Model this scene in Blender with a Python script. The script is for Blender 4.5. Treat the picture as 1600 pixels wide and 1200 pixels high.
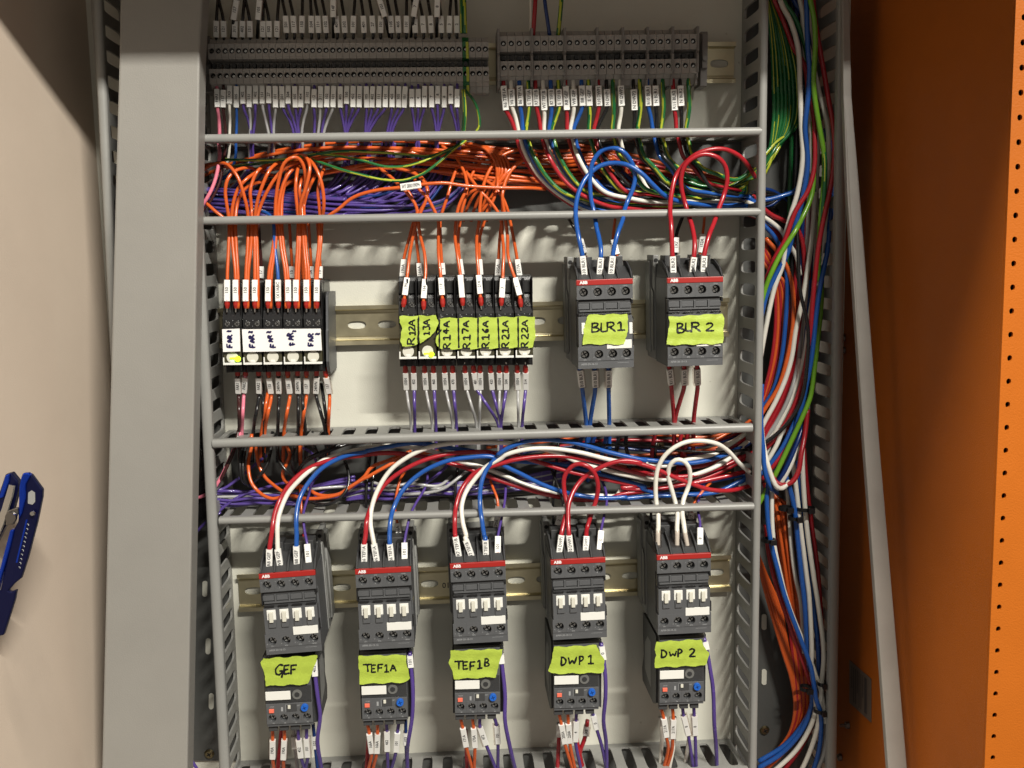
import bpy, math, random
from mathutils import Vector, Matrix
random.seed(7)
sc = bpy.context.scene
for o in list(bpy.data.objects): bpy.data.objects.remove(o)
COL = sc.collection
R = random.Random(11)

# ------------------------------------------------------------------ camera, light, exposure
F = 1600.0            # focal length in pixels of the 1600 x 1200 photograph
DIST = 0.895          # metres from the camera to the mounting plate
def _n(v): return v.normalized()
v3 = _n(Vector((-96, -202, F)))
v2 = Vector((28200, -760, F)); v2 = _n(v2 - v3 * v2.dot(v3))
v1 = v3.cross(v2)                       # image-down axis of the plate
if v1.y < 0: v1 = -v1
# world X = v2, world Y = v3 (into the plate), world Z = -v1 ; image coords: x right, y down, z forward
def cam2world(c): return Vector((c.dot(v2), c.dot(v3), -c.dot(v1)))
right = cam2world(Vector((1, 0, 0))); up = cam2world(Vector((0, -1, 0))); back = cam2world(Vector((0, 0, -1)))
CAMLOC = Vector((0, -DIST, 0))
cam = bpy.data.objects.new('camera', bpy.data.cameras.new('camera'))
COL.objects.link(cam)
M = Matrix((right, up, back)).transposed().to_4x4(); M.translation = CAMLOC
cam.matrix_world = M
cam.data.sensor_width = 36; cam.data.lens = 36.0 * F / 1600
cam.data.clip_start = 0.01; cam.data.clip_end = 50
sc.camera = cam

w = bpy.data.worlds.new('World'); sc.world = w; w.use_nodes = True
bg = w.node_tree.nodes['Background']; bg.inputs[0].default_value = (1.0, 0.90, 0.78, 1); bg.inputs[1].default_value = 0.205
def area(name, loc, target, sx, sy, power, colr):
    l = bpy.data.lights.new(name, 'AREA'); l.shape = 'RECTANGLE'; l.size = sx; l.size_y = sy; l.energy = power; l.color = colr
    o = bpy.data.objects.new(name, l); COL.objects.link(o); o.location = loc
    o.rotation_euler = (Vector(target) - Vector(loc)).to_track_quat('-Z', 'Y').to_euler()
    return o
area('ceiling_lamp', (0.92, -2.2, 1.70), (0.92, 0, -0.1), 0.95, 0.05, 152, (1.0, 0.955, 0.86))
area('ceiling_lamp', (-0.25, -0.70, 1.224), (0.1, -0.1, -0.5), 0.30, 0.04, 30, (1.0, 0.90, 0.76))
sc.view_settings.view_transform = 'Standard'; sc.view_settings.look = 'None'
sc.view_settings.exposure = 0.0; sc.view_settings.gamma = 1.0
sc.render.engine = 'CYCLES'
sc.cycles.max_bounces = 6; sc.cycles.transparent_max_bounces = 12

# ------------------------------------------------------------------ pixel -> point at a depth in front of the plate
def ray(px, py): return cam2world(Vector((px - 800, py - 600, F)))
def P(px, py, d=0.0):
    """point seen at photo pixel (px,py), d millimetres in front of the mounting plate"""
    r = ray(px, py); t = (DIST - d * 0.001) / r.y
    return CAMLOC + r * t
def PXP(px, py, q, n):
    r = ray(px, py); t = (q - CAMLOC).dot(n) / r.dot(n); return CAMLOC + r * t
def proj(p):
    v = p - CAMLOC; c = Vector((v.dot(right), -v.dot(up), -v.dot(back)))
    return 800 + F * c.x / c.z, 600 + F * c.y / c.z

# ------------------------------------------------------------------ materials
MATS = {}
def mat(name, col, rough=0.5, metal=0.0, spec=0.5, bump=0.0, bscale=400.0, var=0.0, vscale=30.0, emit=None, estr=0, coat=0.0, speck=0.0):
    if name in MATS: return MATS[name]
    m = bpy.data.materials.new(name); m.use_nodes = True; nt = m.node_tree; b = nt.nodes['Principled BSDF']
    b.inputs['Base Color'].default_value = (*col, 1); b.inputs['Roughness'].default_value = rough; b.inputs['Metallic'].default_value = metal
    b.inputs['Specular IOR Level'].default_value = spec; b.inputs['Coat Weight'].default_value = coat
    tc = nt.nodes.new('ShaderNodeTexCoord')
    if var > 0:
        n = nt.nodes.new('ShaderNodeTexNoise'); n.inputs['Scale'].default_value = vscale; n.inputs['Detail'].default_value = 6; n.inputs['Roughness'].default_value = 0.62
        nt.links.new(tc.outputs['Object'], n.inputs['Vector'])
        mr = nt.nodes.new('ShaderNodeMapRange'); mr.inputs[1].default_value = 0.3; mr.inputs[2].default_value = 0.7; mr.inputs[3].default_value = 1 - var; mr.inputs[4].default_value = 1 + var
        nt.links.new(n.outputs['Fac'], mr.inputs[0])
        mx = nt.nodes.new('ShaderNodeMix'); mx.data_type = 'RGBA'; mx.blend_type = 'MULTIPLY'; mx.inputs[0].default_value = 1
        mx.inputs[6].default_value = (*col, 1); nt.links.new(mr.outputs[0], mx.inputs[7]); out = mx.outputs[2]
        if speck > 0:
            n3 = nt.nodes.new('ShaderNodeTexNoise'); n3.inputs['Scale'].default_value = 160; n3.inputs['Detail'].default_value = 3
            nt.links.new(tc.outputs['Object'], n3.inputs['Vector'])
            r3 = nt.nodes.new('ShaderNodeMapRange'); r3.inputs[1].default_value = 0.70; r3.inputs[2].default_value = 0.76; r3.inputs[3].default_value = 0; r3.inputs[4].default_value = speck
            nt.links.new(n3.outputs['Fac'], r3.inputs[0])
            m3 = nt.nodes.new('ShaderNodeMix'); m3.data_type = 'RGBA'; nt.links.new(r3.outputs[0], m3.inputs[0]); nt.links.new(out, m3.inputs[6]); m3.inputs[7].default_value = (0.16, 0.13, 0.09, 1); out = m3.outputs[2]
        nt.links.new(out, b.inputs['Base Color'])
        m2 = nt.nodes.new('ShaderNodeMapRange'); m2.inputs[3].default_value = max(0.02, rough - 0.09); m2.inputs[4].default_value = min(1, rough + 0.09)
        nt.links.new(n.outputs['Fac'], m2.inputs[0]); nt.links.new(m2.outputs[0], b.inputs['Roughness'])
    if bump > 0:
        n2 = nt.nodes.new('ShaderNodeTexNoise'); n2.inputs['Scale'].default_value = bscale; n2.inputs['Detail'].default_value = 3
        nt.links.new(tc.outputs['Object'], n2.inputs['Vector'])
        bp = nt.nodes.new('ShaderNodeBump'); bp.inputs['Strength'].default_value = bump; bp.inputs['Distance'].default_value = 0.0005
        nt.links.new(n2.outputs['Fac'], bp.inputs['Height']); nt.links.new(bp.outputs[0], b.inputs['Normal'])
    if emit:
        b.inputs['Emission Color'].default_value = (*emit, 1); b.inputs['Emission Strength'].default_value = estr
    MATS[name] = m; return m
cream = mat('cream_paint', (0.60, 0.595, 0.52), 0.42, bump=0.35, bscale=900, var=0.05, vscale=14, speck=0.35)
beige = mat('warm_lit_paint', (0.53, 0.445, 0.365), 0.38, bump=0.3, bscale=900, var=0.04, vscale=9)  # white paint with the warm light on it put into the colour
orange_p = mat('orange_paint', (0.38, 0.098, 0.008), 0.5, spec=0.2, bump=0.4, bscale=900, var=0.06, vscale=12)
postm = mat('grey_paint', (0.265, 0.256, 0.236), 0.45, bump=0.3, bscale=900, var=0.03, vscale=20)
ductm = mat('grey_pvc', (0.25, 0.25, 0.237), 0.42, bump=0.15, bscale=500, var=0.05, vscale=25)
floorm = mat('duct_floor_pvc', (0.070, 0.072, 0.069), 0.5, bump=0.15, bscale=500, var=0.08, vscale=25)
barm = mat('galvanised_bar', (0.29, 0.275, 0.25), 0.45, bump=0.2, var=0.07, vscale=30)
zinc = mat('yellow_zinc', (0.66, 0.60, 0.41), 0.36, 1.0, var=0.10, vscale=60)
steel = mat('screw_steel', (0.62, 0.62, 0.60), 0.22, 1.0)
dsteel = mat('dark_screw_steel', (0.22, 0.21, 0.20), 0.32, 1.0)
brass = mat('yellow_screw', (0.30, 0.25, 0.14), 0.3, 1.0)
dgrey = mat('dark_grey_plastic', (0.086, 0.089, 0.094), 0.46, bump=0.3, bscale=1500, var=0.06, vscale=60)
dgrey2 = mat('darker_grey_plastic', (0.045, 0.046, 0.048), 0.5, bump=0.3, bscale=1500)
mgrey = mat('mid_grey_plastic', (0.23, 0.232, 0.222), 0.5, bump=0.2, bscale=1200, var=0.05, vscale=60)
termg = mat('terminal_grey_plastic', (0.33, 0.315, 0.295), 0.5, bump=0.25, bscale=1200, var=0.06, vscale=60)
termg2 = mat('terminal_plate_grey_plastic', (0.22, 0.21, 0.20), 0.5, bump=0.25, bscale=1200, var=0.05, vscale=60)
black = mat('black_plastic', (0.012, 0.012, 0.013), 0.34, bump=0.3, bscale=1200)
hole = mat('hole_black', (0.004, 0.004, 0.004), 0.7)
redst = mat('red_strip', (0.34, 0.016, 0.012), 0.42)
white = mat('white_plastic', (0.74, 0.74, 0.70), 0.45, bump=0.1)
ivory = mat('ivory_plastic', (0.62, 0.61, 0.53), 0.4)
whitel = mat('white_marker', (0.80, 0.80, 0.77), 0.42, var=0.03, vscale=200)
paper = mat('white_card', (0.80, 0.79, 0.78), 0.6, bump=0.2, bscale=300, var=0.03, vscale=60)
ink = mat('print_ink', (0.03, 0.03, 0.035), 0.6)
marker = mat('marker_ink', (0.008, 0.008, 0.010), 0.35)
pen = mat('violet_pen_ink', (0.012, 0.008, 0.07), 0.5)
greyink = mat('pale_print', (0.30, 0.31, 0.32), 0.6)
whiteink = mat('white_print', (0.85, 0.85, 0.85), 0.5)
tape = mat('green_tape', (0.41, 0.53, 0.065), 0.55, bump=0.5, bscale=700, var=0.07, vscale=120)
redf = mat('red_ferrule', (0.36, 0.020, 0.014), 0.35)
greyf = mat('grey_ferrule', (0.10, 0.10, 0.10), 0.4)
bluedial = mat('blue_dial', (0.012, 0.11, 0.50), 0.35)
coral = mat('coral_button', (0.78, 0.16, 0.10), 0.4)
led = mat('green_lamp', (0.5, 1.0, 0.02), 0.4, emit=(0.55, 1.0, 0.02), estr=2.2)
smoky = mat('smoky_case', (0.050, 0.046, 0.026), 0.12, spec=0.6, coat=0.3)
bluem = mat('blue_anodised', (0.015, 0.06, 0.55), 0.22, 0.9)
navym = mat('navy_anodised', (0.005, 0.007, 0.045), 0.3, 0.6, bump=0.2)
tie = mat('black_nylon', (0.006, 0.006, 0.007), 0.4)
sticker = mat('grey_sticker', (0.13, 0.10, 0.08), 0.5)
def clear_mat(name, col, a, rough=0.08):
    m = bpy.data.materials.new(name); m.use_nodes = True; nt = m.node_tree; nt.nodes.remove(nt.nodes['Principled BSDF'])
    out = nt.nodes['Material Output']; t = nt.nodes.new('ShaderNodeBsdfTransparent'); t.inputs[0].default_value = (*col, 1)
    g = nt.nodes.new('ShaderNodeBsdfGlossy'); g.inputs['Roughness'].default_value = rough; g.inputs[0].default_value = (0.9, 0.9, 0.9, 1)
    fr = nt.nodes.new('ShaderNodeLayerWeight'); fr.inputs[0].default_value = 0.18
    ad = nt.nodes.new('ShaderNodeMath'); ad.operation = 'MULTIPLY_ADD'; ad.inputs[1].default_value = 0.35; ad.inputs[2].default_value = a; nt.links.new(fr.outputs['Facing'], ad.inputs[0])
    mx = nt.nodes.new('ShaderNodeMixShader'); nt.links.new(ad.outputs[0], mx.inputs[0]); nt.links.new(t.outputs[0], mx.inputs[1]); nt.links.new(g.outputs[0], mx.inputs[2])
    nt.links.new(mx.outputs[0], out.inputs[0]); MATS[name] = m; return m
clear = clear_mat('clear_sleeve', (0.88, 0.84, 0.82), 0.03)
clearcov = clear_mat('clear_cover', (0.80, 0.80, 0.80), 0.05, 0.2)
WC = dict(orange=(0.58, 0.098, 0.018), red=(0.35, 0.014, 0.022), white=(0.72, 0.70, 0.63), blue=(0.013, 0.083, 0.34), darkblue=(0.006, 0.030, 0.15), black=(0.009, 0.009, 0.010),
          violet=(0.080, 0.048, 0.235), grey=(0.36, 0.36, 0.36), pink=(0.72, 0.20, 0.28), green=(0.012, 0.125, 0.035), yellow=(0.40, 0.44, 0.035), lime=(0.14, 0.33, 0.022), brown=(0.045, 0.012, 0.012))
WM = {k: mat(k + '_insulation', v, 0.26 if k != 'white' else 0.32, spec=0.5, var=0.05, vscale=90, coat=0.15) for k, v in WC.items()}

# ------------------------------------------------------------------ mesh builder (world metres unless told otherwise)
class MB:
    def __init__(s): s.v = []; s.f = []; s.m = []; s.s = []
    def add(s, vs, fs, mi=0, smooth=False, M=None, k=1.0):
        o = len(s.v)
        for p in vs:
            p = Vector(p) * k
            s.v.append(M @ p if M is not None else p)
        for f in fs: s.f.append([i + o for i in f]); s.m.append(mi); s.s.append(smooth)
    def box(s, x0, x1, y0, y1, z0, z1, mi=0, k=0.001, M=None):
        vs = [(x, y, z) for x in (x0, x1) for y in (y0, y1) for z in (z0, z1)]
        s.add(vs, [(0, 1, 3, 2), (4, 6, 7, 5), (0, 4, 5, 1), (2, 3, 7, 6), (0, 2, 6, 4), (1, 5, 7, 3)], mi, False, M, k)
    def prism(s, front, back, mi=0, smooth=False):
        n = len(front)
        s.add(list(front) + list(back), [list(range(n))] + [list(range(2 * n - 1, n - 1, -1))] + [(i, i + n, (i + 1) % n + n, (i + 1) % n) for i in range(n)], mi, smooth)
    def extr(s, prof, x0, x1, mi=0, M=None):      # profile of (y,z) mm extruded along x
        n = len(prof)
        vs = [(x0, y, z) for y, z in prof] + [(x1, y, z) for y, z in prof]
        s.add(vs, [list(range(n)), list(range(2 * n - 1, n - 1, -1))] + [(i, (i + 1) % n, (i + 1) % n + n, i + n) for i in range(n)], mi, False, M, 0.001)
    def cyl(s, c, axis, r0, r1, L, n=16, mi=0, cap=True):
        a = Vector(axis).normalized(); u = a.orthogonal().normalized(); w_ = a.cross(u); c = Vector(c)
        vs = [c + (u * math.cos(6.28318 * i / n) + w_ * math.sin(6.28318 * i / n)) * r0 for i in range(n)] + [c + a * L + (u * math.cos(6.28318 * i / n) + w_ * math.sin(6.28318 * i / n)) * r1 for i in range(n)]
        s.add(vs, [(i, (i + 1) % n, (i + 1) % n + n, i + n) for i in range(n)], mi, True)
        if cap: s.add(vs, [list(range(n))[::-1], list(range(n, 2 * n))], mi, False)
    def obj(s, name, mats, parent=None, origin=None, bevel=0, local=False, link=True):
        origin = Vector(origin) if origin is not None else Vector((0, 0, 0))
        me = bpy.data.meshes.new(name)
        me.from_pydata([tuple(p - origin) if not local else tuple(p) for p in s.v], [], s.f)
        if not isinstance(mats, (list, tuple)): mats = [mats]
        for m_ in mats: me.materials.append(m_)
        me.polygons.foreach_set('material_index', s.m); me.polygons.foreach_set('use_smooth', s.s); me.update()
        o = bpy.data.objects.new(name, me)
        COL.objects.link(o)
        if parent is not None:
            o.parent = parent
            if not local: o.location = origin - parent.location
        elif not local: o.location = origin
        if bevel:
            b = o.modifiers.new('bevel', 'BEVEL'); b.width = bevel * 0.001; b.segments = 2; b.limit_method = 'ANGLE'; b.angle_limit = 0.6
        return o
def tag(o, label, cat, group=None, kind=None):
    if label: o['label'] = label
    if cat: o['category'] = cat
    if group: o['group'] = group
    if kind: o['kind'] = kind
    return o
def thing(name, label, cat, mw, group=None):
    o = bpy.data.objects.new(name, None); o.empty_display_size = 0.01; COL.objects.link(o)
    if isinstance(mw, Matrix): o.matrix_world = mw
    else: o.location = mw
    return tag(o, label, cat, group)
def part(name, me_src, parent, loc=(0, 0, 0), label=None):
    """another object sharing the mesh of me_src, placed locally"""
    o = me_src.copy(); o.name = name; COL.objects.link(o); o.parent = parent; o.location = Vector(loc) * 0.001
    if label: o['label'] = label
    return o
def copy_tree(root, mw, label):
    r = root.copy(); COL.objects.link(r); r.matrix_world = mw; r['label'] = label
    for c in list(root.children):
        n = c.copy(); COL.objects.link(n); n.parent = r
        for g in list(c.children):
            h = g.copy(); COL.objects.link(h); h.parent = n
    return r
def frame(pl, pr, d, x_mm=None):
    """frame whose origin is midway between two photo points at depth d, x axis along them"""
    a = P(*pl, d); b = P(*pr, d); u = (b - a).normalized(); y = Vector((0, 1, 0)); z = u.cross(y).normalized()
    if z.z < 0: z = -z
    u = y.cross(z).normalized()
    m = Matrix((u, y, z)).transposed().to_4x4(); m.translation = (a + b) / 2
    return m
def holed(mb, o, u, v, nrm, th, nu, cu, cv, hu, hv, mi=0, offu=0, offv=0, seg=20, p=5.0):
    """strip of nu cells (cu x cv metres) along u with a rounded hole (half sizes hu,hv) in each, thickness th along nrm"""
    def corner(t):
        c, s_ = math.cos(t), math.sin(t); k = min((cu / 2) / abs(c) if abs(c) > 1e-6 else 1e9, (cv / 2) / abs(s_) if abs(s_) > 1e-6 else 1e9); return c * k, s_ * k
    ca = math.atan2(cv, cu)
    ts = sorted(set([2 * math.pi * i / seg for i in range(seg)] + [ca, math.pi - ca, math.pi + ca, 2 * math.pi - ca]))
    n = len(ts)
    for k in range(nu):
        c = o + u * (cu * (k + 0.5)) + v * (cv / 2); vs = []
        for lay in (0, 1):
            b = c + nrm * (th * lay)
            vs += [b + u * corner(t)[0] + v * corner(t)[1] for t in ts]
            for t in ts:
                x = math.copysign(abs(math.cos(t)) ** (2 / p), math.cos(t)) * hu + offu; y = math.copysign(abs(math.sin(t)) ** (2 / p), math.sin(t)) * hv + offv
                vs.append(b + u * x + v * y)
        fs = []
        for i in range(n):
            j = (i + 1) % n
            fs += [(i, j, n + j, n + i), (2 * n + j, 2 * n + i, 3 * n + i, 3 * n + j), (n + i, n + j, 3 * n + j, 3 * n + i), (j, i, 2 * n + i, 2 * n + j)]
        mb.add(vs, fs, mi)

# text as mesh data cache: verts (x,y) with cap height 1
_T = {}
def textmesh(s, bold=0.0):
    key = (s, bold)
    if key in _T: return _T[key]
    cu = bpy.data.curves.new('t', 'FONT'); cu.body = s; cu.size = 1.0; cu.align_x = 'CENTER'; cu.align_y = 'CENTER'; cu.offset = bold; cu.resolution_u = 2
    o = bpy.data.objects.new('t', cu); COL.objects.link(o); bpy.context.view_layer.update()
    me = bpy.data.meshes.new_from_object(o.evaluated_get(bpy.context.evaluated_depsgraph_get()))
    r = ([tuple(v.co)[:2] for v in me.vertices], [list(p.vertices) for p in me.polygons])
    bpy.data.objects.remove(o); bpy.data.curves.remove(cu); bpy.data.meshes.remove(me)
    _T[key] = r; return r
def put_text(mb, s, c, ux, uy, nrm, h, mi, bold=0.012, lift=0.00008, maxw=None):
    vs, fs = textmesh(s, bold)
    if not vs: return
    wd = max(v[0] for v in vs) - min(v[0] for v in vs); k = h / 0.70
    kx = k if not maxw or wd * k <= maxw else maxw / wd
    mb.add([c + ux * (x * kx) + uy * (y * k) + nrm * lift for x, y in vs], fs, mi)

# ------------------------------------------------------------------ sweeps and wires
def spline(pts, step=0.0028):
    pts = [Vector(p) for p in pts]
    if len(pts) == 2: pts = [pts[0], (pts[0] + pts[1]) / 2, pts[1]]
    q = [pts[0] * 2 - pts[1]] + pts + [pts[-1] * 2 - pts[-2]]; out = []
    for i in range(1, len(q) - 2):
        p0, p1, p2, p3 = q[i - 1:i + 3]; L = (p2 - p1).length; n = max(2, int(L / step))
        d1 = max((p1 - p0).length, 1e-5) ** 0.5; d2 = max(L, 1e-5) ** 0.5; d3 = max((p3 - p2).length, 1e-5) ** 0.5
        m1 = (p1 - p0) / d1 - (p2 - p0) / (d1 + d2) + (p2 - p1) / d2; m2 = (p2 - p1) / d2 - (p3 - p1) / (d2 + d3) + (p3 - p2) / d3
        m1 *= d2; m2 *= d2
        for k in range(n):
            t = k / n; t2 = t * t; t3 = t2 * t
            out.append(p1 * (2 * t3 - 3 * t2 + 1) + m1 * (t3 - 2 * t2 + t) + p2 * (-2 * t3 + 3 * t2) + m2 * (t3 - t2))
    out.append(pts[-1]); return out
def sweep(mb, pts, r, sides=9, mi=0, two=None, ph=0.0, frac=0.40, per=0.09):
    n = len(pts); t0 = (pts[1] - pts[0]).normalized(); u = t0.orthogonal().normalized(); base = len(mb.v)
    L = 0; tw = []; prev = t0
    for i in range(n):
        t = (pts[min(i + 1, n - 1)] - pts[max(i - 1, 0)])
        t = t.normalized() if t.length > 1e-7 else prev
        u = (u - t * u.dot(t)).normalized(); w_ = t.cross(u); prev = t
        if i: L += (pts[i] - pts[i - 1]).length
        tw.append(L)
        for j in range(sides):
            a = 6.28318 * j / sides
            mb.v.append(pts[i] + (u * math.cos(a) + w_ * math.sin(a)) * r)
    for i in range(n - 1):
        for j in range(sides):
            mb.f.append([base + i * sides + j, base + i * sides + (j + 1) % sides, base + (i + 1) * sides + (j + 1) % sides, base + (i + 1) * sides + j])
            if two is None: mb.m.append(mi)
            else: mb.m.append(two if ((2 * j / sides + tw[i] / per + ph) % 1.0) < frac else mi)
            mb.s.append(True)
    for e, rev in ((0, True), (n - 1, False)):
        f = [base + e * sides + j for j in range(sides)]
        mb.f.append(f[::-1] if rev else f); mb.m.append(mi); mb.s.append(False)
ORD = ['', 'first', 'second', 'third', 'fourth', 'fifth', 'sixth', 'seventh', 'eighth', 'ninth', 'tenth', 'eleventh', 'twelfth', 'thirteenth', 'fourteenth', 'fifteenth', 'sixteenth', 'seventeenth', 'eighteenth', 'nineteenth', 'twentieth']
def nth(n):
    if n <= 20: return ORD[n]
    return {2: 'twenty', 3: 'thirty', 4: 'forty'}[n // 10] + ('-' + ORD[n % 10] if n % 10 else '') if n % 10 else {3: 'thirtieth', 4: 'fortieth'}[n // 10]
USED = {}
def span(sp, y0, y1, horiz=False, side=None):
    """indices of the wire samples where a sleeve starts and ends"""
    ax = 0 if horiz else 1; v = [proj(p)[ax] for p in sp]; n = len(sp)
    rng = range(n) if side is None else (range(n // 2) if side == 0 else range(n // 2, n))
    def cands(y):
        m = min(abs(v[k] - y) for k in rng); return [k for k in rng if abs(v[k] - y) < m + 3.2]
    best = min(((abs(abs(a - b) * 5.2 - abs(y1 - y0)) + abs(v[a] - y0) + abs(v[b] - y1), a, b) for a in cands(y0) for b in cands(y1)), default=(0, 0, 0))
    return best[1], best[2]
def sleeve(parent, sp, y0, y1, text, wmm=4.7, clear_on=True, label=True, horiz=False, tmm=3.4, side=None, r=1.4):
    """marker sleeve round the wire between photo rows y0 and y1 (or columns, if horiz)"""
    ia, ib = span(sp, y0, y1, horiz, side); a, b = sp[ia], sp[ib]; t = (b - a)
    if t.length < 1e-4: return
    tmm = max(tmm, 2 * r + 0.7); wmm = max(wmm, 2 * r + 0.7)
    L = t.length; t.normalize(); c = (a + b) / 2
    n = (CAMLOC - c).normalized(); n = (n * 0.35 + Vector((0, -1, 0))).normalized(); n = (n - t * n.dot(t)).normalized(); s_ = t.cross(n).normalized()
    if not horiz and s_.x < 0: s_ = -s_
    if horiz and s_.z > 0: s_ = -s_
    hw, ht = wmm * 0.0005, tmm * 0.0005; ch = 0.0004
    prof = [(-hw + ch, ht), (hw - ch, ht), (hw, ht - ch), (hw, -ht + ch), (hw - ch, -ht), (-hw + ch, -ht), (-hw, -ht + ch), (-hw, ht - ch)]
    def rings(mb, off, L2, k, mi, sh=0):
        A = [c + off - t * L2 / 2 + s_ * x * k + n * y * k for x, y in prof]; B = [c + off + t * L2 / 2 + s_ * x * k + n * y * k for x, y in prof]
        mb.prism(A, B, mi)
    if label:
        mb = MB(); rings(mb, n * 0.0004, L, 1, 0)
        if text:
            ux = -t if not horiz else t; uy = -s_ if not horiz else -s_
            if (ux.cross(uy)).dot(n) < 0: uy = -uy
            put_text(mb, text, c + n * (0.0004 + ht), ux, uy, n, wmm * 0.00052, 1, maxw=L * 0.86, bold=0.02)
        mb.obj('marker_sleeve', [whitel, ink], parent, origin=c)
    if clear_on:
        mb = MB(); rings(mb, s_ * (-0.0007 if hash((round(c.x * 1e4), 1)) % 2 else 0.0006), L + 0.0016, 1.16, 0)
        mb.obj('clear_holder', clear, parent, origin=c)
def W(col, pts, r=1.45, where='', cat='wire', group=None, tags=(), ferrule=None, fend=-1, flen=7.0, name=None, d=None, clear_on=True, text_label=None, ph=None):
    """pts: (px,py,depth mm)"""
    if d is not None: pts = [(p[0], p[1], d) if len(p) == 2 else p for p in pts]
    wp = [P(*p) for p in pts]; sp = spline(wp); mb = MB()
    for tg in tags:
        kw = tg[3] if len(tg) > 3 else {}
        ia, ib = span(sp, tg[0], tg[1], kw.get('horiz', False), kw.get('side')); lo, hi = min(ia, ib), max(ia, ib)
        for k in range(lo + 1, hi): sp[k] = sp[lo].lerp(sp[hi], (k - lo) / (hi - lo))
    cm = {'gy': 'green'}.get(col, col); cname = {'gy': 'green-yellow', 'darkblue': 'dark blue', 'violet': 'purple'}.get(col, col)
    org = sp[0]
    if col == 'gy': sweep(mb, sp, r * 0.001, 12, 0, 1, R.random() if ph is None else ph, *((0.13, 0.60) if 'tall' in where else (0.38, 0.09))); mats = [WM['green'], WM['yellow']]
    else: sweep(mb, sp, r * 0.001, 10); mats = [WM[cm]]
    o = mb.obj(name or ({'gy': 'striped', 'darkblue': 'dark_blue', 'violet': 'purple'}.get(col, col) + '_wire'), mats, None, origin=org)
    lab = f'{"thick" if r > 1.6 else "thin"} {cname} wire {where}' if not text_label else text_label
    base = lab
    USED[base] = USED.get(base, 0) + 1
    o['_base'] = base; o['_x'] = pts[0][0]
    tag(o, lab, cat, group or f'{cname} wires in the cabinet')
    for tg in tags:
        y0, y1, tx = tg[:3]; kw = tg[3] if len(tg) > 3 else {}
        kw = dict(kw); kw.setdefault('clear_on', clear_on); kw['r'] = r
        sleeve(o, sp, y0, y1, tx, **kw)
    if ferrule:
        e = sp[-1] if fend == -1 else sp[0]; q = sp[-3] if fend == -1 else sp[2]; a = (e - q).normalized()
        mb = MB(); fr = {'red': redf, 'grey': greyf}[ferrule]; rr = max(2.15, r * 1.25) * 0.001
        mb.cyl(e - a * flen * 0.001, a, rr, rr, flen * 0.0006, 14, 0); mb.cyl(e - a * flen * 0.0004, a, rr, rr * 0.62, flen * 0.0004, 14, 0); mb.cyl(e, a, 0.0008, 0.0008, 0.003, 8, 1)
        mb.obj('ferrule', [fr, steel], o, origin=e)
    return o
def Z(ox, oy, s, pts): return [(ox + p[0] * s, oy + p[1] * s) + tuple(p[2:]) for p in pts]
def z1(p): return Z(310, 200, .15, p)
def z2(p): return Z(530, 200, .15, p)
def z3(p): return Z(750, 200, .15, p)
def z4(p): return Z(960, 200, .15, p)
def z5(p): return Z(330, 660, .15, p)
def z6(p): return Z(550, 660, .15, p)
def z7(p): return Z(770, 660, .15, p)
def z8(p): return Z(970, 660, .15, p)
def dep(pts, ds):
    """give depths by interpolation along the list"""
    n = len(pts); out = []
    for i, p in enumerate(pts):
        t = i / max(1, n - 1) * (len(ds) - 1); k = min(int(t), len(ds) - 2); f = t - k
        out.append((p[0], p[1], ds[k] * (1 - f) + ds[k + 1] * f))
    return out
# ------------------------------------------------------------------ enclosure
Yv = Vector((0, 1, 0))
def wallp(px, d): return P(px, 400, d)
cab = thing('steel_enclosure', 'open steel cabinet with cream back plate, beige left side and orange right side', 'cabinet', (0, 0, -0.6))
ZT, ZB = 0.40, -0.80
mb = MB(); mb.box(-0.42, 0.42, 0.0, 0.002, ZB, ZT, 0, 1.0); mb.obj('mounting_plate', cream, cab, origin=(0, 0, 0))
lb = P(166, 400, -8); lf = P(0, 400, 130); dirl = (lf - lb).normalized(); lff = lb + dirl * 0.40
def vwall(mb, a, b, th, z0=ZB, z1=ZT):
    t = Vector((b.x - a.x, b.y - a.y, 0)).normalized(); n = Vector((t.y, -t.x, 0)) * th
    c = [Vector((a.x, a.y, z0)), Vector((b.x, b.y, z0)), Vector((b.x, b.y, z1)), Vector((a.x, a.y, z1))]
    mb.prism(c, [q + n for q in c])
mb = MB(); vwall(mb, lb, lff, -0.002); o = mb.obj('side_panel', beige, cab, origin=(lb.x, lb.y, 0)); o['label'] = 'beige side panel left of the grey post'
XR = 0.349; yf = -0.262
mb = MB(); vwall(mb, Vector((XR, 0.008, 0)), Vector((XR, yf, 0)), -0.002); o = mb.obj('side_panel', orange_p, cab, origin=(XR, 0, 0)); o['label'] = 'orange side panel'
# drilled front flange of the orange side
mb = MB(); pitch = 0.0150
u = Vector((1, 0, 0)); v = Vector((0, 0, 1))
holed(mb, Vector((XR + 0.0002, yf - 0.0020, ZB)), v, u, Yv, 0.002, int((ZT - ZB) / pitch), pitch, 0.013, 0.0019, 0.0016, 0, 0, -0.0010, seg=16, p=2.2)
mb.box(XR + 0.0132, XR + 0.11, yf - 0.002, yf, ZB, ZB + pitch * int((ZT - ZB) / pitch), 0, 1.0)
mb.obj('drilled_flange', orange_p, cab, origin=(XR, yf, 0))
mb = MB(); mb.box(XR + 0.002, XR + 0.108, yf + 0.018, yf + 0.020, ZB, ZT, 0, 1.0); mb.obj('flange_backing', dgrey2, cab, origin=(XR, yf, 0))
mb = MB(); mb.box(lff.x - 0.01, XR + 0.03, -0.397, 0.01, 0.380, 0.383, 0, 1.0); mb.obj('roof_panel', beige, cab, origin=(0, 0, 0.397))
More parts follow.
